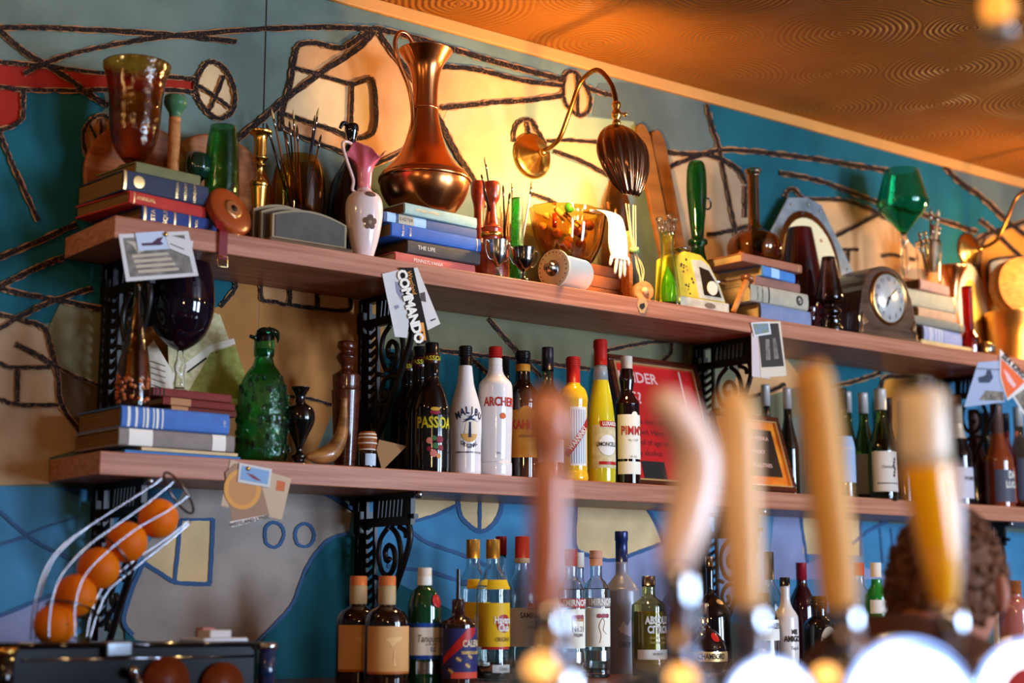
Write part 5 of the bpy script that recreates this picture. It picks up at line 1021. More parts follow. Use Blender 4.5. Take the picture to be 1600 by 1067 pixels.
v = cb('spirits_bottle', 'green gin bottle with white label, blue bands and red wax seal', 663, -.37, 886, 1072, [(25, 1072), (25, 1072), (26, 1068), (26, 960), (24, 940), (19, 925), (12, 918), (11, 914)], gloss('gin_green', '0c3a1c', .05), cyl(11, 887, 900), cap_w, neck=[(11.4, 915), (11.6, 914), (11.2, 901), (10.8, 900)], neckm=whiteink)
bb = M('blue_band', '1c4a9c', .4); v.label(975, 1032, bb, -180, 180, nz=2, na=30); v.label(982, 1026, wht, -72, 72, off=.0012); v.text('Tanqueray', 1000, 12, darkink, 8, off=.0019, shear=.3); v.text('ALCOHOL FREE', 1009, 3, darkink, 8, off=.0019); v.text('0.0', 1017, 8, bb, 14, off=.0019, bold=.02); v.label(1036, 1055, silver, -45, 45, off=.0008)
sl = v.patch(940, 30, disc(9, 10), cap_r, 'wax_seal', off=.004); v.text('T', 940, 9, M('seal_light', 'd86050', .4), 30, off=.006)
v = cb('spirits_bottle', 'short dark bottle with black pourer spout and blue red starry label', 716, -.43, 890, 1070, [(28, 1070), (28, 1070), (29, 1066), (29, 985), (27, 973), (18, 966), (11, 962), (10, 958), (10, 940)], gloss('cordial_dark', '2a120c', .06), [(10.5, 965), (10.5, 965), (10, 940), (9, 936), (9, 936), (1, 936)], gloss('cap_maroon', '1c1014', .2))
v.part('pourer', [(4, 937), (4, 937), (3.5, 925), (3.2, 892), (3, 890), (3, 890), (.5, 890)], cap_k); lb = v.label(982, 1060, M('label_indigo', '2c2c5c', .5), -72, 72)
v.patch(1020, -10, [(-30, -8), (-30, -18), (28, 30), (28, 38), (12, 38)], cap_r, 'red_stripe', off=.0012, parent=lb); v.label(1050, 1060, M('label_coral', 'c84a34', .5), -40, 62, off=.0010); v.text('CALENO', 1006, 11, M('label_cream3', 'e0c8a0', .5), 34, off=.0019, bold=.02, parent=lb); v.text('NAMBOCA & SPICED', 1020, 5, M('label_gold', 'd9b060', .5), 34, off=.0019, bold=.04, parent=lb)
for dx, py in ((-20, 1048), (-8, 1030), (6, 1040), (10, 1026)): v.patch(py, dx * 2, [( (5 if q % 2 == 0 else 1.2) * math.cos(PI * q / 6), (5 if q % 2 == 0 else 1.2) * math.sin(PI * q / 6)) for q in range(12)], M('label_gold', 'd9b060', .5), 'star_print', off=.0014, parent=lb)
rumy = M('label_rum_yellow', 'd9a91c', .45); clearg = glass('clear_bottle', 'e4ece8', .01)
for cx, y, lab in ((739, -.28, 'clear rum bottle with gold cap and yellow label, the back one of two'), (770, -.37, 'clear rum bottle with gold cap and yellow label, the front one of two')):
    v = cb('spirits_bottle', lab, cx, y, 842, 1064, [(25, 1064), (25, 1064), (26, 1060), (26, 930), (24, 915), (18, 900), (12, 888), (10.5, 880), (10.5, 872)], clearg, cyl(11, 843, 873), cap_g, t=.0025, group=None)
    lb = v.label(942, 1010, rumy, -76, 72, off=.0008); v.label(1010, 1014, cap_r, -60, 50, off=.0006); v.label(906, 921, rumy, -40, 60, off=.002, name='neck_label')
    v.patch(974, 22, disc(14), gloss('roundel_red', '9c2424', .4), 'roundel', off=.0014, parent=lb); v.text('Havana', 969, 12, whiteink, 20, bold=.02, off=.002, parent=lb); v.text('Club', 981, 12, whiteink, 22, bold=.02, off=.002, parent=lb); v.text('ORIGINAL', 999, 7, darkink, 20, off=.002, parent=lb); v.label(1038, 1050, M('label_pale_grey', 'c8c8c0', .5), -20, 60, off=.0008); v.text('Classic', 1044, 6, darkink, 20, off=.002)
redc = gloss('cap_crimson', '8c1a2a', .25)
v = cb('spirits_bottle', 'clear bottle with crimson cap hidden behind the rum bottles', 783, -.20, 838, 1050, [(20, 1050), (20, 1050), (21, 930), (18, 915), (9, 900), (8, 865)], clearg, cyl(9, 838, 866), redc, t=.0025)
v = cb('spirits_bottle', 'clear anise liqueur bottle with red cap and cream label', 816, -.262, 838, 1058, [(28, 1058), (28, 1058), (29, 1054), (29, 935), (26, 918), (18, 905), (12, 895), (11, 885), (11, 872)], clearg, cyl(11.5, 838, 873), cap_r, t=.0025, neck=[(11.8, 880), (12, 879), (12, 873), (11.5, 872)], neckm=M('band_cream', 'd0b898', .5))
lb = v.label(950, 1010, M('label_ivory', 'd4ccc0', .5), -72, 72); v.label(943, 952, cap_r, -5, 55, off=.0010); v.text('LUXARDO', 947, 7, whiteink, 25, off=.0018, bold=.03); v.text('SAMBUCA', 962, 9, darkink, 10, off=.0018, bold=.02, parent=lb); v.text('DEI CESARI', 980, 4, darkink, 10, off=.0018, parent=lb)
v = cb('spirits_bottle', 'clear gin bottle with pale blue and orange print behind the copper handle', 860, -.36, 870, 1062, [(23, 1062), (23, 1062), (24, 1058), (24, 935), (20, 918), (11, 905), (10, 900)], clearg, cyl(10, 872, 900), silver, t=.0025)
lb = v.label(955, 1058, M('label_sky', '7fb4d4', .5), 5, 62); v.patch(995, 40, [(-9, -12), (0, 2), (9, 12), (9, -2), (4, -12), (0, -8)], orang, 'orange_print', off=.0013, parent=lb); v.text('UDE', 1024, 22, M('label_deep_blue', '3a6a9c', .5), 42, off=.0016, parent=lb); v.text('NOISE', 962, 8, whiteink, 40, off=.0016, parent=lb)
for cx, y, pt, lab, capm, bandm, spark in ((893, -.42, 858, 'clear vodka bottle with red banner label, left of the two alike', redc, cap_r, 0), (932, -.38, 860, 'clear vodka bottle with pale tan cap and silver banner, right of the two alike', M('cap_tan', 'b88a74', .45), M('banner_tan', 'a8948c', .4), 1)):
    v = cb('spirits_bottle', lab, cx, y, pt, 1058, [(18, 1058), (18, 1058), (20, 1054), (19, 1045), (20.5, 1035), (21, 930), (20, 920), (14, 908), (9.5, 902), (9.5, 880)], clearg, cyl(10, pt, 884), capm, t=.0025)
    ridges(v, 10, pt + 10, pt + 14, capm, 1)
    lb = v.label(950, 1010, wht, -72, 72); v.label(934, 948, bandm, -72, 72, off=.0010, name='banner'); v.text('SMIRNOFF', 941, 10.5, whiteink, 2, bold=.03, off=.0018)
    if not spark: v.patch(972, 8, [(-12, 8), (-8, 14), (0, 11), (8, 14), (12, 8), (11, -12), (0, -22), (-11, -12)], M('crest_gold', 'b88a50', .4), 'crest', off=.0012, parent=lb); v.patch(974, 8, [(-9.5, 5), (9.5, 5), (9, -11), (0, -19), (-9, -11)], wht, 'crest_shield', off=.0016, parent=lb); v.text('No.21', 981, 9, navy, 8, off=.0022, parent=lb); v.text('VODKA', 990, 5, navy, 8, off=.0022, bold=.02, parent=lb)
    else: mesh('swirl_print', *tubeg([v.wrap(math.radians(a_), v.z(py), .0012) for a_, py in crom([(-10, 1004), (-4, 992), (-12, 978), (2, 966), (12, 972), (6, 984), (22, 990)], 4)], .0007, 5), M('crest_gold', 'b88a50', .4), lb)
    for dx in (-9, 0, 9): v.patch(962, 8 + dx * 2, disc(4.2, 3.4, 12), M('crown_red', '9c4a50', .5), 'crown_print', off=.0019, parent=lb)
    v.label(1016, 1032, silver, -72, 72, off=.0008, name='foot_band')
cb('spirits_bottle', 'clear bottle with white cap behind the vodka bottles', 905, -.20, 862, 1048, [(18, 1048), (18, 1048), (19, 935), (14, 915), (8, 905), (8, 885)], clearg, cyl(8.5, 863, 886), cap_w, t=.0025)
frv = M('frosted_grey', '9a96a0', .3, trans=.35); v = cb('spirits_bottle', 'frosted grey vodka bottle with tall navy foil neck', 972, -.27, 830, 1052, [(26, 1052), (26, 1052), (27, 1048), (28, 935), (25, 918), (16, 905), (10, 896), (9.5, 878)], frv, [(9.6, 878), (9.6, 878), (9.6, 845), (10.4, 844), (10.4, 832), (10, 830), (10, 830), (1, 830)], M('foil_navy', '1c2c5c', .3, metal=.3))
lb = v.label(940, 1045, frv, -72, 72, name='print_panel', off=.0003); v.patch(982, 8, [(-22, 0), (-14, 12), (-8, 4), (0, 18), (8, 6), (16, 14), (24, -6), (10, -8), (-4, -12), (-18, -6)], M('print_lilac', 'c8c0d4', .5), 'mountain_print', off=.0010); v.text('GREY GOOSE', 1007, 9, M('print_grey', '5c5868', .5), 14, off=.0012); 
for i, m in enumerate((navy, whiteink, cap_r)): v.patch(1034, 20 + i * 6, [(-1.5, -1.5), (1.5, -1.5), (1.5, 1.5), (-1.5, 1.5)], m, 'flag_print')
v.patch(950, 26, [(-3, 14), (0, 0), (3, -6), (0, -14), (-1, 0)], whiteink, 'bird_print')
v = cb('spirits_bottle', 'clear squat citrus vodka bottle with silver cap and yellow liquid', 1014, -.39, 900, 1052, [(25, 1052), (25, 1052), (27, 1048), (27, 955), (24, 942), (14, 934), (11, 930), (10.5, 914)], glass('citrus_glass', 'd8cc7c', .01), cyl(11, 900, 914), silver, t=.0025, liquid=(gloss('citrus_liquid', '9c8c1c', .1), [(23, 1046), (23, 1046), (24, 1040), (24, 962), (22, 956), (22, 956), (1, 956)]))
v.text('ABSOLUT', 968, 12, whiteink, 14, bold=.045); v.text('CITRON', 982, 12, whiteink, 14, bold=.045); v.label(1012, 1027, whiteink, -66, 72); v.text('80 PROOF', 1019, 4, darkink, 5, off=.0016)
for py in (994, 1001): v.text('Swedish vodka', py, 5, M('print_gold', 'c8b060', .5), 5, shear=.4)
v = cb('spirits_bottle', 'pale blue glass bottle mostly hidden behind the curved tap handle', 1056, -.26, 895, 1050, [(20, 1050), (20, 1050), (21, 950), (16, 932), (9, 922), (8, 910)], glass('blue_glass', '8cc0e4', .02), cyl(8.5, 896, 910), silver, t=.0025)
v = cb('spirits_bottle', 'round dark liqueur bottle with silver cap and gold belt', 1100, -.36, 942, 1040, [(26, 1040), (26, 1040), (34, 1030), (36, 1015), (33, 1000), (22, 985), (10, 976), (8, 970)], gloss('berry_dark', '1a0c0c', .06), [(7.5, 972), (7.5, 972), (7.5, 943), (7, 942), (7, 942), (1, 942)], silver)
v.label(1010, 1024, gilt, -80, 80, nz=3); v.text('CHAMBORD', 1017, 9, darkink, -6, off=.0016, bold=.02); v.patch(990, 12, disc(7, 7), cap_r, 'seal', off=.002); v.part('cap_band', [(8, 962), (8.3, 961), (8.3, 958), (8, 957)], darkink, sm=0)
v = cb('spirits_bottle', 'tall black rum bottle with clear necked top beside the bracket', 1110, -.24, 868, 1040, [(30, 1040), (30, 1040), (32, 1036), (32, 965), (26, 945), (12, 930), (6, 922), (6, 885)], blackg, cyl(6.5, 869, 885), silver); v.patch(938, 20, disc(7, 4), gilt, 'gold_print')
v = cb('spirits_bottle', 'tall bottle with black cap behind the white tequila bottle', 1203, -.24, 862, 1040, [(20, 1040), (20, 1040), (21, 950), (16, 925), (9, 912), (8, 905)], clearg, [(8, 905), (8, 905), (8, 864), (7.5, 862), (7.5, 862), (1, 862)], cap_k, t=.0025)
v = cb('spirits_bottle', 'dark cream liqueur bottle with oval arched label behind the tan handle', 1194, -.35, 925, 1046, [(22, 1046), (22, 1046), (23, 1042), (23, 975), (18, 955), (10, 945), (9, 940)], blackg, cyl(9, 926, 940), cap_k); v.label(968, 1000, whiteink, -66, 70); v.text('BAILEYS', 978, 9, navy, 18, bold=.03, off=.0016)
v = cb('spirits_bottle', 'white ceramic tequila bottle with black stopper and black lettering', 1228, -.36, 902, 1040, [(17, 1040), (17, 1040), (19, 1036), (19.5, 970), (17, 957), (11, 948), (8, 940), (7, 930), (7.5, 915)], gloss('ceramic_white', 'd0c4bc', .3), [(8.2, 915), (8.2, 915), (8, 903), (7.5, 902), (7.5, 902), (1, 902)], cap_k); v.text('MIS', 984, 8, darkink, 12, bold=.03); v.text('AMIGOS', 994.5, 9.5, darkink, 8, bold=.03); v.text('Tequila', 1008, 6, darkink, 12, shear=.3)
v = cb('spirits_bottle', 'black tequila bottle with large oval cream label', 1281, -.37, 930, 1046, [(24, 1046), (24, 1046), (26, 1042), (26, 985), (22, 972), (13, 964), (12, 960), (12, 950)], blackg, cyl(12.5, 931, 950), cap_k, neck=[(11.5, 966), (11.8, 965), (11.8, 953), (11, 952)], neckm=M('neck_red', '9c3a34', .5)); ridges(v, 12.5, 932, 948, cap_k, 3)
v.patch(1004, 4, disc(15, 24, 24), M('label_parchment', 'cdb89c', .6), 'oval_label'); v.text('Don Julio', 1001, 9, darkink, 4, off=.0018); v.text('1942', 1010, 4, darkink, 4, off=.0018)
cb('spirits_bottle', 'dark bottle with crimson cap in the back row right of the white tequila', 1254, -.18, 878, 1036, [(20, 1036), (20, 1036), (21, 950), (14, 925), (9, 915), (8, 905)], gloss('red_dark', '300c10', .06), cyl(8.5, 879, 906), redc)
cb('spirits_bottle', 'dark jar-shaped bottle behind the oval labelled tequila', 1310, -.18, 935, 1036, [(20, 1036), (20, 1036), (21, 970), (16, 958), (12, 955)], blackg, cyl(12, 936, 955), cap_k)
v = cb('spirits_bottle', 'clear bottle with red cap left of the green gin bottle', 1344, -.28, 879, 1040, [(18, 1040), (18, 1040), (19, 950), (14, 925), (8.5, 915), (8, 898)], clearg, cyl(8.5, 879, 899), cap_r, t=.0025)
v = cb('spirits_bottle', 'green gin bottle with pale cap left of the bartender\'s head', 1371, -.36, 878, 1042, [(18, 1042), (18, 1042), (19, 1038), (19, 940), (16, 926), (9, 915), (8, 905)], gloss('gin_bright_green', '1c7a2c', .06), cyl(8.5, 879, 902), cap_w); v.label(938, 960, whiteink, -66, 70); v.text('G', 948, 10, darkink, 20, off=.0016)
v = cb('spirits_bottle', 'clear gin bottle with white label right of the bartender\'s head', 1558, -.27, 915, 1040, [(20, 1040), (20, 1040), (21, 965), (16, 950), (9, 942), (8, 935)], clearg, cyl(8.5, 916, 935), silver, t=.0025); v.label(960, 1018, whiteink, -72, 72); v.text('GIN', 1008, 10, navy, 6, off=.0016, bold=.02); v.label(1014, 1022, M('label_coral', 'c84a34', .5), -66, 72, off=.0010)
v = cb('spirits_bottle', 'pink spirits bottle with round turquoise label at the right edge', 1588, -.38, 905, 1042, [(24, 1042), (24, 1042), (26, 1038), (26, 960), (22, 945), (11, 936), (10, 930)], gloss('pink_bottle', 'b0685c', .12), cyl(10, 907, 930), mwood); v.patch(985, 4, disc(17), gloss('label_turquoise', '3a9cb0', .5), 'round_label'); v.text('GIN', 985, 9, whiteink, 4, off=.0018)
# ================================================================ CARDS PINNED TO THE SHELF EDGES
cardw = M('card_white', 'cfcac4', .8); photo = M('photo_grey', '5c544c', .5, hex2='8a8074', mscale=40); photo_d = M('photo_dark', '38322e', .5)
def card(name, label, pts, y, m, group=None, bits=(), th=.0006):
    P = [onY(a, b_, y) for a, b_ in pts]; o = P[0]; t = thing(name, label, 'card', tuple(o), 0, group); n = len(P)
    V = [tuple(p - o) for p in P] + [tuple(p - o - Vector((0, th, 0))) for p in P]
    mesh('sheet', V, [tuple(range(n)), tuple(reversed(range(n, 2 * n)))] + [(i, i + n, (i + 1) % n + n, (i + 1) % n) for i in range(n)], m, t, smooth=False)
    for i, (nm_, poly, mm_) in enumerate(bits): mesh(nm_, [tuple(onY(a, b_, y - th - .0003 - .0001 * i) - o) for a, b_ in poly], [tuple(range(len(poly)))], mm_, t, smooth=False)
    return t, o
def ctext(t, o, s_, x, y_, ang, h_, m, yy, **k):
    """lettering h_ px high centred at (x, y_) turned by ang (radians, image sense anticlockwise)"""
    c_, q_ = math.cos(ang), math.sin(ang)
    v_, f_ = textg(s_, h_ * 1.4, **k)
    mesh('lettering', [tuple(onY(x + u * c_ - w * q_, y_ - u * q_ - w * c_, yy) - o) for u, w in v_], f_, m, t, smooth=False)
YF = SHY - .0012
def pin(px, py, label, y):
    p = onY(px, py, y - .001); o = mesh('drawing_pin', *latheg([(.0045, 0), (.0045, 0), (.004, .002), (.001, .003)], 12), brass, loc=tuple(p)); o.rotation_euler = (PI / 2, 0, 0); tag(o, label, 'pin', 'brass drawing pins')
ph = [(192, 368), (298, 362), (309, 430), (198, 440)]
card('photo_card', 'black and white colonnade photograph pinned to the left end of the upper shelf', [(185, 366), (294, 361), (310, 431), (197, 440)], YF, cardw, None, [('photo_print', [(192, 372), (288, 367), (302, 426), (203, 433)], photo)] + [('photo_stripe', [(206 + 3 * k, 398 + 8 * k), (262 + 11 * k / 2, 394 + 8 * k), (264 + 11 * k / 2, 398 + 8 * k), (207 + 3 * k, 403 + 8 * k)], M('photo_pale', 'b8a890', .5)) for k in range(4)] + [('photo_arch', [(196, 376), (214, 378), (226, 392), (216, 396), (208, 384)], M('photo_pale', 'b8a890', .5))])
card('aircraft_card', 'small card with a plane drawing pinned over the colonnade photograph', [(211, 364), (256, 361), (266, 389), (216, 392)], YF - .003, M('card_sky', 'bcc6d6', .8), None, [('plane_print', [(221, 380), (238, 379), (246, 372), (255, 370), (251, 377), (256, 381), (250, 383), (222, 384)], M('plane_maroon', '4a2840', .5))])
card('paper_tag', 'blank pale card tilted beside the plane card', [(258, 366), (302, 377), (298, 402), (264, 388)], YF - .004, cardw, None, [('printed_line', [(266, 380), (288, 389), (288, 390.5), (266, 381.5)], darkink)])
pin(259, 366, 'pin holding the plane card at the left end of the upper shelf', YF - .005)
y_ = YF - .001
t, o = card('aircraft_card', 'cream card with faint helicopters under the black lettered card', [(597, 428), (625, 421), (645, 455), (636, 528), (617, 526)], y_, cardw, None, [('plane_print', [(617, 440), (625, 441), (630, 455), (627, 470), (619, 456)], M('print_faint', '8a8490', .5)), ('plane_print', [(615, 478), (622, 476), (624, 480), (618, 484)], M('print_faint', '8a8490', .5))])
t, o = card('aircraft_card', 'cream card with a small plane pinned behind the black lettered one', [(640, 420), (652, 418), (688, 506), (668, 516)], y_ - .001, cardw, None, [('plane_print', [(656, 458), (664, 456), (666, 472), (658, 470)], M('print_dark', '4a3c38', .5)), ('caption_print', [(672, 500), (681, 497), (681, 499), (673, 502)], darkink)])
t, o = card('aircraft_card', 'black helicopter card with big white title hanging at an angle', [(624, 418), (646, 418), (672, 534), (652, 540), (646, 530)], y_ - .003, M('card_black', '1c1716', .8), None, [('orange_panel', [(654, 504), (662, 504), (666, 532), (656, 530)], orang)])
ctext(t, o, 'COMMANDO', 641, 479, math.radians(-75.5), 14.5, whiteink, y_ - .0045, bold=.05, space=.92); ctext(t, o, 'Westland', 643, 441, math.radians(-75.5), 7, orang, y_ - .0047, shear=.2)
ctext(t, o, '\u2022', 660, 520, 0, 10, darkink, y_ - .0047)
card('leather_tag', 'tiny brown key tag hanging on the upper shelf edge by the lime vase', [(999, 466), (1009, 467), (1012, 476), (1007, 489), (1000, 489), (995, 476)], YF, M('tag_kraft', 'b8905c', .6), None, [('stamp_print', [(1000, 475), (1007, 473), (1008, 480), (1003, 484), (999, 480)], darkink)])
t, o = card('photo_card', 'pale blank card hanging behind the street photograph', [(1174, 520), (1190, 520), (1203, 592), (1175, 588)], YF, M('card_pinkish', 'c8b8b4', .5))
t, o = card('photo_card', 'tall cream bordered street photograph pinned to the upper shelf', [(1184, 503), (1219, 502), (1229, 587), (1189, 590)], YF - .0015, M('card_ivory', 'd0bfa8', .5), None, [('photo_print', [(1184, 506), (1216, 505), (1225, 572), (1190, 574)], photo_d), ('photo_figure', [(1196, 530), (1202, 530), (1204, 562), (1197, 563)], photo), ('photo_figure', [(1207, 528), (1212, 528), (1217, 560), (1210, 561)], photo)])
t, o = card('photo_card', 'small colour picture of clouds pinned over the street photograph', [(1173, 504), (1202, 502), (1205, 522), (1178, 526)], YF - .003, cardw, None, [('picture_print', [(1176, 506), (1200, 505), (1202, 519), (1180, 523)], M('picture_blue', '6c86a4', .5, hex2='7c8450', mscale=70))])
t, o = card('aircraft_card', 'pale blue helicopter drawing hanging at the right end of the upper shelf', [(1528, 566), (1568, 563), (1570, 628), (1506, 636)], YF, M('card_paleblue', '98a2b8', .8), None, [('plane_print', [(1528, 590), (1540, 586), (1542, 578), (1548, 578), (1552, 590), (1546, 598), (1530, 598)], M('print_slate', '3c4454', .5)), ('rotor_print', [(1526, 575), (1565, 577), (1565, 578.5), (1526, 576.5)], M('print_slate', '3c4454', .5)), ('ground_print', [(1530, 625), (1540, 610), (1568, 612), (1569, 626)], photo)])
t, o = card('aircraft_card', 'orange helicopter card with black title at the right edge', [(1562, 545), (1606, 592), (1606, 604), (1574, 626), (1562, 590)], YF - .002, cardw, None, [('orange_panel', [(1564, 560), (1602, 596), (1574, 622), (1564, 588)], M('card_orange', 'd8663c', .5)), ('plane_print', [(1568, 576), (1576, 584), (1588, 602), (1584, 606), (1574, 594)], M('print_pink', 'd8b0b0', .5))])
ctext(t, o, 'SEA KING', 1584, 572, math.radians(-44), 8, darkink, YF - .004, bold=.04)
t, o = card('photo_card', 'brown photograph hanging below the orange card at the right edge', [(1581, 618), (1606, 600), (1606, 650), (1600, 648)], YF - .001, cardw, None, [('photo_print', [(1585, 618), (1605, 604), (1605, 644), (1600, 642)], photo)])
y_ = YF
t, o = card('postcard', 'cream postcard with orange stamp on the middle shelf edge', [(360, 718), (455, 748), (440, 812), (345, 790)], y_, M('card_tanned', 'c4a888', .6), None, [('postage_stamp', [(433, 750), (446, 753), (444, 768), (431, 766)], M('stamp_orange', 'c4683c', .6))])
t, o = card('beer_mat', 'brown card with round orange emblem and white title strip', [(352, 738), (368, 724), (404, 740), (421, 806), (363, 824)], y_ - .0015, M('card_brown', '9c7a60', .6), None, [('round_emblem', disc(29, 32, 28, 379, 764), M('emblem_orange', 'd8953c', .5)), ('emblem_ring', disc(22, 25, 28, 379, 764), M('emblem_tan', 'c08248', .5)), ('title_strip', [(359, 815), (417, 804), (419, 809), (362, 824)], M('title_white', 'd8ccc0', .5))])
ctext(t, o, 'WESTLAND LYNX', 389, 814, math.radians(13), 5.5, photo_d, y_ - .0045, bold=.02)
t, o = card('aircraft_card', 'small white framed picture of a red bird pinned over the round emblem', [(374, 723), (425, 733), (421, 762), (371, 753)], y_ - .004, cardw, None, [('picture_print', [(378, 727), (421, 736), (418, 757), (375, 749)], M('picture_sky', '7c9cc0', .5)), ('plane_print', [(384, 738), (396, 742), (410, 752), (400, 750), (394, 747)], M('plane_red', '7c3c3c', .5))])
pin(388, 732, 'pin holding the bird picture to the middle shelf', y_ - .005)

# ================================================================ ORANGE JUICER
YJ = -.40
org = M('orange_peel', 'e87a0a', .45, hex2='d9640a', mscale=10, bump=.25, bscale=500); chrome = M('chrome', 'b8bcc4', .12, metal=1); wire = M('wire_chrome', 'c4c4cc', .2, metal=1)
t = thing('juicer_chute', 'curved chrome wire chute feeding oranges into the juicer', 'chute', (Xat(150, YJ, 1.35), YJ, 1.16)); o0 = Vector(t.location)
def J(px, py, dy=0): return onY(px, py, YJ + dy) - o0
for P, dy in (([(48, 1000), (52, 950), (70, 890), (100, 850), (150, 815), (205, 780), (255, 748)], .035), ([(55, 1000), (58, 950), (78, 885), (108, 848), (155, 812), (210, 776), (256, 745)], .042), ([(76, 1000), (79, 950), (95, 900), (135, 855), (175, 825), (225, 790), (275, 750)], -.04), ([(118, 1000), (117, 950), (132, 900), (170, 860), (215, 825), (262, 798), (298, 772)], -.045), ([(135, 998), (142, 960), (160, 918), (185, 895), (225, 865), (265, 838), (296, 812)], .0), ([(140, 1000), (150, 965), (168, 925), (195, 900), (230, 872), (268, 842), (298, 816)], .03)):
    mesh('wire', *tubeg(curve3([J(a, b_, dy) for a, b_ in P], 6), .0015, 6), wire, t)
def hoop(cx, cy, ax, ay, ang):
    P = []
    for k in range(25):
        a = 2 * PI * k / 24; u, w = ax * math.cos(a), 11 * math.sin(a); P.append(J(cx + u * math.cos(ang) + w * math.sin(ang), cy - u * math.sin(ang) + w * math.cos(ang), .035 * math.sin(a)))
    mesh('hoop', *tubeg(P, .0024, 6), M('hoop_dark', '6a5850', .25, metal=1), t)
hoop(279, 770, 38, 0, math.radians(-56)); hoop(180, 868, 40, 0, math.radians(-50)); hoop(112, 952, 40, 0, math.radians(-12))
for i, (px, py, r) in enumerate([(247, 810, 31), (198, 847, 32), (154, 888, 33), (118, 930, 33), (86, 976, 33)]):
    c_ = onY(px, py, YJ); V, Fc = blob(r * dep(c_) / FPX, 28, 18); o = mesh('orange', V, Fc, org, loc=tuple(c_)); tag(o, ['topmost orange, at the mouth of the wire chute', 'second orange from the top in the wire chute', 'middle orange of the five in the wire chute', 'second orange from the bottom in the wire chute', 'lowest orange, entering the juicer'][i], 'orange', 'oranges in the wire chute'); o.rotation_euler = (.4 * i, .8 * i, .2)
    mesh('stalk_scar', *latheg([(.003, r * dep(c_) / FPX - .0008), (.002, r * dep(c_) / FPX + .0006), (.001, r * dep(c_) / FPX + .0006)], 8), M('stalk', '6a5a20', .8), o)
t = thing('juice_machine', 'dark glossy orange juicer with smoked cover and chrome edges', 'juicer', (.9, -.45, CT)); jo = Vector(t.location)
smk = gloss('smoked_plastic', '14100f', .05); xl, xr = Xat(-60, -.52, 1.1), Xat(402, -.52, 1.1)
zt = Zat(1006, Xat(300, -.52, 1.15), -.52) - CT
P = [(-.02, 0), (xr - .9, 0), (xr - .9, zt - .012), (xr - .9 - .014, zt), (xl - .9 + .012, zt + .002), (xl - .9, zt - .012), (xl - .9, 0)]
ob = mesh('cover', *prismg(P[1:], .20, lambda u, v_, q: (u, -.07 + q, v_)), M('smoked_cover', '0e0b0a', .3, spec=.12), t, smooth=False); bevel(ob, .006, 3)
mesh('cover_rim', *tubeg([(xl - .9, -.078, zt + .004), (xr - .9, -.078, zt - .002)], .005, 8), gloss('rim_dark', '120e0c', .08), t)
mesh('chrome_edge', *tubeg([(xl - .9 + .1, -.074, zt - .022), (xr - .9 - .01, -.074, zt - .024)], .0025, 6), chrome, t)  # thin chrome edge along the cover
a = Xat(180, -.53, 1.13) - .9; box('chrome_clamp', (a - .02, a + .03, -.088, -.06, zt - .020, zt + .008), chrome, t, bv=.004)
mesh('clamp_arm', *tubeg([(a + .035, -.085, zt - .045), (a + .065, -.085, zt - .105)], .006, 8), chrome, t); mesh('clamp_screw', *blob(.010, 12, 8, (a + .03, -.090, zt - .045)), chrome, t)
mesh('juice_drum', *tubeg([(a + .10, -.069, zt - .065), (a + .10, -.079, zt - .065)], .044, 24), M('drum_orange', '6a2a0c', .4), t); mesh('juice_drum', *tubeg([(a + .21, -.069, zt - .075), (a + .21, -.079, zt - .075)], .042, 24), M('drum_orange', '6a2a0c', .4), t)
for px, m_ in ((8, brass), (418, chrome)):
    x_ = Xat(px, -.53, 1.1) - .9; mesh('corner_post', *tubeg([(x_, -.075, 0), (x_, -.075, zt - .008)], .016, 14), gloss('post_navy', '12284a', .06) if px > 100 else gloss('post_dark', '17120f', .06), t); mesh('post_cap', *latheg([(.018, zt - .012), (.020, zt - .010), (.020, zt - .002), (.015, zt), (.001, zt)], 20, x_, -.075), m_, t)
z_ = CT + zt + .001
tr = box('serving_tray', (Xat(318, -.50, z_), Xat(388, -.50, z_), -.50, -.40, z_, z_ + .008), gloss('tray_white', 'd8d8dc', .2), bv=.003); tag(tr, 'thin white plastic tray on top of the juice machine', 'tray')
bx = box('small_box', (Xat(328, -.49, z_), Xat(361, -.49, z_), -.49, -.44, z_ + .0085, z_ + .022), M('box_white', 'd4ccc8', .5), bv=.001); tag(bx, 'small white box lying on the tray on the juicer', 'box')
bx = box('small_box', (Xat(318, -.44, z_), Xat(338, -.44, z_), -.435, -.405, z_ + .0085, z_ + .026), M('box_pink', 'b06a60', .5), bv=.001); tag(bx, 'small pinkish box behind the white one on the juicer tray', 'box')

# ================================================================ BARTENDER
hx, hy, hz0 = Xat(1478, -1.62, 1.25), -1.62, 1.235
pr = thing('person', 'bartender with short curly brown hair bending forward in a dark brown shirt', 'person', (hx - .10, hy - .12, 0)); po = Vector(pr.location)
def skinned(name, verts, edges, radii, m, parent, sub=2):
    me = bpy.data.meshes.new(name); me.from_pydata([tuple(v) for v in verts], edges, []); o = bpy.data.objects.new(name, me); COL.objects.link(o); o.parent = parent
    sk = o.modifiers.new('skin', 'SKIN'); 
    for i, r in enumerate(radii): d = me.skin_vertices[0].data[i]; d.radius = r if isinstance(r, tuple) else (r, r); d.use_root = (i == 0)
    sk.use_smooth_shade = True; s_ = o.modifiers.new('sub', 'SUBSURF'); s_.levels = s_.render_levels = sub; me.materials.append(m); return o
skin = M('skin', 'b8755c', .5, mottle=.1); hair = M('hair_brown', '4e2e1a', .6, hex2='74482c', mscale=60, bump=1, bscale=90); shirt = M('shirt_brown', '5a3420', .8, mottle=.2); trou = M('trousers_dark', '1c1a1c', .8)
# facing away from the camera and to the right: direction of the face
fd = Vector((.80, .25, -.30)).normalized(); H0 = Vector((hx, hy, hz0)) - po; up = Vector((.25, .05, 1)); up = (up - fd * up.dot(fd)).normalized(); sd = fd.cross(up)
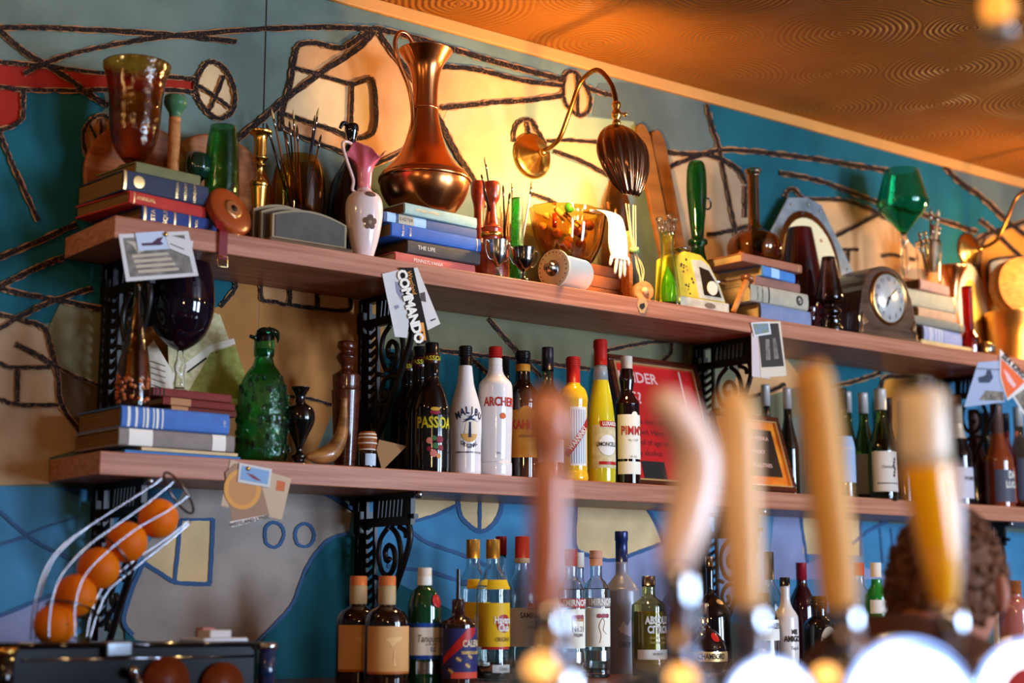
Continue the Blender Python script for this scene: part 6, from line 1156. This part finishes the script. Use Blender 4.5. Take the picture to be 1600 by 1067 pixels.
# body: pelvis, spine bent forward, neck
pel = Vector((-.30, -.18, .92)); ch = Vector((-.12, -.03, 1.02)) + Vector((.0, .0, .0))
nb = H0 - fd * .07 - up * .12
S_ = lambda s_, d=0: nb + Vector((-.05, .0, -.07)) + Vector((.25 * s_ * .5, -.97 * s_ * .19 * 1, 0))
V = [pel, pel * .45 + nb * .55 + Vector((-.06, -.02, .02)), nb + Vector((-.12, -.05, -.035)), nb, H0 - fd * .01 - up * .03]
skinned('torso', V[:4], [(0, 1), (1, 2), (2, 3)], [(.17, .13), (.19, .13), (.17, .11), (.07, .065)], shirt, pr)
for s_ in (-1, 1):
    sh = nb + Vector((-.07, 0, -.08)) + Vector((.05 * s_, -.17 * s_, -.01)); el = sh + Vector((.05, -.03 * s_, -.27)); wr = el + Vector((.20, .03, -.08)); 
    skinned('upper_arm', [nb + Vector((-.08, -.05 * s_, -.09)), sh, el], [(0, 1), (1, 2)], [.08, .062, .048], shirt, pr)
    skinned('forearm', [el, wr], [(0, 1)], [.042, .028], skin, pr)
    hv = [wr, wr + Vector((.06, 0, -.02)), wr + Vector((.09, 0, -.03))]; skinned('hand', hv, [(0, 1), (1, 2)], [(.022, .02), (.036, .016), (.034, .013)], skin, pr)
    for k in range(4):
        b0 = hv[2] + Vector((-.02, (k - 1.5) * .019, 0)); skinned('finger', [b0, b0 + Vector((.04, 0, -.01)), b0 + Vector((.062 - .004 * abs(k - 1.5), 0, -.03))], [(0, 1), (1, 2)], [.0085, .008, .0065], skin, pr, 1)
    b0 = hv[1] + Vector((-.01, .028 * s_, 0)); skinned('thumb', [b0, b0 + Vector((.025, .022 * s_, -.01)), b0 + Vector((.05, .026 * s_, -.018))], [(0, 1), (1, 2)], [.010, .0095, .008], skin, pr, 1)
    hp = pel + Vector((0, .09 * s_, -.03)); skinned('leg', [hp, hp + Vector((.03, .01 * s_, -.42)), hp + Vector((-.03, .01 * s_, -.82))], [(0, 1), (1, 2)], [.095, .065, .045], trou, pr)
    ft = hp + Vector((-.03, .01 * s_, -.84)); skinned('shoe', [Vector((ft.x - .04, ft.y, .045)), Vector((ft.x + .06, ft.y, .04)), Vector((ft.x + .17, ft.y, .03))], [(0, 1), (1, 2)], [.045, .04, .028], blk, pr)
def headpt(a, b_, r=1, rx=.078, ry=.098, rz=.118):  # a azimuth from face dir, b_ elevation
    return H0 + fd * (ry * r * math.cos(b_) * math.cos(a)) + sd * (rx * r * math.cos(b_) * math.sin(a)) + up * (rz * r * math.sin(b_))
def headshape(rad, n1=32, n2=20, keep=lambda a, b_: True):
    V, Fc = [], []
    for j in range(n2 + 1):
        b_ = -PI / 2 + PI * j / n2
        for i in range(n1):
            a = 2 * PI * i / n1; V.append(headpt(a, b_, rad(a, b_)))
    for j in range(n2):
        for i in range(n1):
            b0 = -PI / 2 + PI * (j + .5) / n2; a0 = 2 * PI * (i + .5) / n1
            if keep(a0, b0): q = j * n1 + i; q2 = j * n1 + (i + 1) % n1; Fc.append((q, q2, q2 + n1, q + n1))
    return V, Fc
def frad(a, b_):
    ca = math.cos(a); nose = .20 * math.exp(-((a if a < PI else a - 2 * PI) / .16) ** 2 - ((b_ + .12) / .16) ** 2); jaw = -.10 * max(0, -math.sin(b_)) * (1 - max(0, ca)) ; brow = .03 * math.exp(-((b_ - .18) / .1) ** 2) * max(0, ca); eye = -.05 * math.exp(-(((a if a < PI else a - 2 * PI)) ** 2 - .0) * 0 - ((abs(a if a < PI else a - 2 * PI) - .42) / .16) ** 2 - ((b_ - .02) / .1) ** 2); lip = .03 * math.exp(-((a if a < PI else a - 2 * PI) / .3) ** 2 - ((b_ + .48) / .07) ** 2)
    return 1 + nose + jaw + brow + eye + lip
mesh('head', *headshape(frad), skin, pr)
skinned('neck', [nb - Vector((.03, 0, .03)), nb + (H0 - nb) * .6], [(0, 1)], [.058, .055], skin, pr, 2)
hk_ = lambda a, b_: (math.cos(a) < .25 + 1.1 * math.sin(b_) and b_ > -.62 - .1 * math.cos(a)) or b_ > .95
mesh('hair', *headshape(lambda a, b_: 1.10 + .03 * math.sin(9 * a + 3 * b_) * math.cos(11 * b_) + random.uniform(-.02, .02), 56, 34, hk_), hair, pr)
cu_ = []
for i in range(1000):
    a, b_ = random.uniform(0, 2 * PI), random.uniform(-.6, 1.5)
    if hk_(a, b_): p = headpt(a, b_, 1.13); cu_.append(blob(random.uniform(.003, .0065), 6, 4, p, (1, 1, .8)))
mesh('hair_curl', *join(cu_), hair, pr)['kind'] = 'stuff'
for s_ in (-1, 1):
    e0 = headpt(s_ * PI / 2 * 1.05, -.05, 1.0); mesh('ear', *blob(.026, 12, 9, e0 + sd * (.008 * s_), (.45, .55, 1.15)), skin, pr)
    e1 = headpt(s_ * .42, .02, .94); mesh('eye', *blob(.012, 12, 8, e1), wht, pr); mesh('pupil', *blob(.0055, 8, 6, e1 + fd * .009), darkink, pr)
mesh('mouth', *tubeg([headpt(-.28, -.50, 1.0), headpt(0, -.48, 1.035), headpt(.28, -.50, 1.0)], .004, 6), M('lips', '8a4038', .5), pr)
mesh('glasses_frame', *join([tubeg([headpt(s_ * .42, .02, 1.1) + up * (.02 * math.sin(q)) + sd * (.024 * math.cos(q)) for q in [2 * PI * k / 16 for k in range(17)]], .0015, 5) for s_ in (-1, 1)] + [tubeg([headpt(s_ * .75, .04, 1.06), headpt(s_ * 1.5, .05, 1.06)], .0015, 5) for s_ in (-1, 1)]), darkink, pr)

# ================================================================ FRONT BAR WITH BEER TAPS
YB = -2.25
bar = thing('front_bar', 'dark wooden front bar counter carrying the beer taps', 'counter', (0, 0, 0))
box('bar_top', (-.6, 3.2, YB - .35, YB + .12, .94, .98), ctop, bar, bv=.004); box('bar_front', (-.58, 3.18, YB - .25, YB + .08, 0, .94), wood('cab', '4a2c1c', '331d12'), bar)
def tap(label, cxb, y, segs, hm, cpy=(960, 1030), bits=()):
    """segs: (centre px, row, half width px) bottom to top along the handle"""
    X = Xat(cxb, y, 1.15); t = thing('beer_tap', label, 'beer tap', (X, y, .98)); k = dep((X, y, 1.2)) / FPX
    def q(px, py): p = onY(px, py, y); return Vector((p.x - X, 0, p.z - .98))
    P = [q(a, b_) for a, b_, _ in segs]; R = [r * k for _, _, r in segs]
    C_ = crom([(p.x, p.y, p.z, r) for p, r in zip(P, R)], 4)
    mesh('handle', *tubeg([c_[:3] for c_ in C_], [c_[3] for c_ in C_], 18), hm, t)
    b0 = P[0]; px0 = segs[0][0]; e = q(px0 + 8, cpy[0]); g_ = q(px0 + 12, cpy[1])
    mesh('ferrule', *tubeg([b0 + Vector((0, 0, .006)), e, g_], [.011, .014, .014], 14), chrome, t)
    mesh('tap_body', *latheg([(.030, 0), (.030, 0), (.026, .012), (.021, .020), (.020, .09), (.022, max(.1, g_.z - .012)), (.018, g_.z), (.001, g_.z)], 24, g_.x * 1, 0), chrome, t)
    mesh('spout', *tubeg(curve3([(g_.x, 0, g_.z - .02), (g_.x, .04, g_.z - .015), (g_.x, .07, g_.z - .04), (g_.x, .072, g_.z - .09)], 4), .009, 10), chrome, t)
    return t, q, k
cop = M('handle_copper_wood', 'c88868', .28, coat=.4, hex2='a86448', mscale=14)
tap('beer tap with copper brown turned handle and round ball top, leftmost', 852, YB, [(850, 955, 20), (851, 940, 27), (855, 880, 32), (857, 800, 31), (857, 740, 29), (857, 722, 20), (857, 715, 22), (857, 690, 34), (857, 655, 40), (857, 622, 30), (857, 606, 8)], cop)
pkw = M('handle_pale_pink', 'ecd0c0', .25, coat=.4)
tap('beer tap with long curved pale horn shaped handle', 1048, YB, [(1050, 895, 20), (1056, 868, 30), (1072, 820, 36), (1086, 760, 38), (1086, 710, 38), (1068, 665, 35), (1045, 635, 30), (1028, 618, 14)], pkw, (905, 1030))
tanw = wood('handle_tan', 'ecc084', 'dcaa6c', .35, 10, (1, 1, .2), coat=.3)
tap('beer tap with straight pale tan handle and slanted top, beside the curved one', 1158, YB, [(1164, 948, 27), (1162, 900, 31), (1158, 800, 31), (1154, 700, 32), (1150, 650, 32), (1142, 622, 24), (1136, 612, 10)], tanw)
tap('beer tap with straight golden wooden handle leaning left', 1300, YB, [(1312, 946, 28), (1310, 930, 31), (1302, 840, 32), (1290, 740, 32), (1278, 640, 32), (1268, 590, 31), (1262, 574, 24)], wood('handle_gold', 'e0ac60', 'cc9048', .4, 10, (1, 1, .2)))
t, q, k = tap('beer tap with pint glass shaped handle, yellow below and white foam above', 1478, YB, [(1478, 952, 12), (1476, 932, 20), (1469, 880, 28), (1459, 815, 34), (1450, 760, 38), (1445, 726, 40)], gloss('beer_yellow', 'ffb810', .15), (965, 1035))
P = [q(a, b_) for a, b_ in ((1445, 728), (1443, 700), (1441, 650), (1440, 615), (1439, 606))]; mesh('foam_top', *tubeg(P, [40.5 * k, 41 * k, 40 * k, 38 * k, 26 * k], 18), gloss('foam_white', 'efdcc4', .3), t)
P = [q(a, b_) for a, b_ in ((1434, 612), (1430, 596), (1434, 585))]; mesh('handle_cap', *tubeg(P, [22 * k, 26 * k, 10 * k], 14), blk, t)
mesh('glass_highlight', *tubeg([q(1484, 950) + Vector((.0, -.004, 0)), q(1480, 880) + Vector((0, -.008, 0)), q(1474, 800) + Vector((0, -.010, 0)), q(1466, 728) + Vector((0, -.012, 0))], [.004, .007, .009, .010], 12), gloss('handle_glint_white', 'e4dce4', .15), t)  # pale strip laid on the pint handle as its window glint
# lit round badges on the fonts
litw = M('badge_light', 'eaf2ff', .4, emit=5); litb = M('badge_blue_rim', '8fb4ff', .3, emit=2.5)
def badge(label, px, py, rpx, y, face=litw, inner=None):
    c_ = onY(px, py, y); t = thing('tap_badge', label, 'badge', (c_.x, y, .98)); r = rpx * dep(c_) / FPX; dz = c_.z - .98
    dr = (CAM - c_); yaw = math.atan2(dr.x, -dr.y) * .8; rq = Matrix.Rotation(yaw, 4, 'Z') @ Matrix.Rotation(PI / 2, 4, 'X')
    def g_(P, seg=32): V, Fc = latheg(P, seg); return [tuple(rq @ Vector(p) + Vector((0, 0, dz))) for p in V], Fc
    mesh('housing', *g_([(r * 1.02, -.02), (r * 1.02, -.02), (r * 1.04, 0), (r * 1.04, .003), (r * .98, .003)]), chrome, t); mesh('lit_rim', *g_([(r * .98, .001), (r * .98, .004), (r * .88, .006), (r * .88, .001)]), litb, t)
    mesh('lit_face', *g_([(r * .88, .001), (r * .88, .005), (.001, .006)]), face, t)
    if inner: mesh('inner_disc', *g_([(r * .62, .006), (r * .62, .008), (.001, .008)]), inner, t)
    mesh('font_column', *latheg([(.03, 0), (.03, 0), (.02, .01), (.02, max(dz - r, .012))], 18), chrome, t)
badge('round white lit badge low between the tan and golden handles', 1203, 1098, 66, YB - .06)
badge('large white lit badge with blue rim below the pint shaped handle', 1432, 1098, 80, YB - .11)
badge('white lit badge with blue rim behind the large one', 1420, 1098, 98, YB - .062)
badge('round lit badge with pink and dark centre at the right edge', 1612, 1085, 84, YB - .06, litw, M('badge_pink', 'c8506c', .4))
# glowing balls added on the fonts to imitate warm lamp glints in the metal
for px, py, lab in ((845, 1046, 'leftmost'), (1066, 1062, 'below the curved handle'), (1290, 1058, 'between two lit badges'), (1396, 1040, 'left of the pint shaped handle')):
    c_ = onY(px, py, YB - .02); V, Fc = blob(.016, 20, 14); t = thing('font_glint', f'small glowing ball imitating a warm glint on the bar font, {lab}', 'lamp', (c_.x, c_.y, .98)); dz = c_.z - .98
    mesh('glint_ball', *blob(.009, 16, 10, (0, 0, dz)), M('font_glint_glow', 'ffb45c', .3, emit=2.2), t); mesh('glint_stem', *latheg([(.012, 0), (.012, 0), (.005, .006), (.005, dz - .010), (.008, dz - .006), (.008, dz - .004)], 14), brass, t)
# pendant lamp hanging close to the camera at the top right
c_ = onY(1560, 36, -2.36); t = thing('pendant_lamp', 'small out of focus pendant lamp hanging at the top right', 'lamp', (c_.x, c_.y, c_.z))
mesh('bulb', *blob(.014, 16, 12, (0, 0, .014), (1, 1, 1.3)), M('pendant_warm', 'e8963c', .4, emit=1.0), t); mesh('socket', *latheg([(.010, -.014), (.014, -.012), (.014, -.004), (.010, 0)], 16), M('socket_grey', 'a09c98', .4, metal=.5), t); mesh('flex', *tubeg([(0, 0, .028), (0, 0, CEIL - c_.z)], .0025, 6), darkink, t)
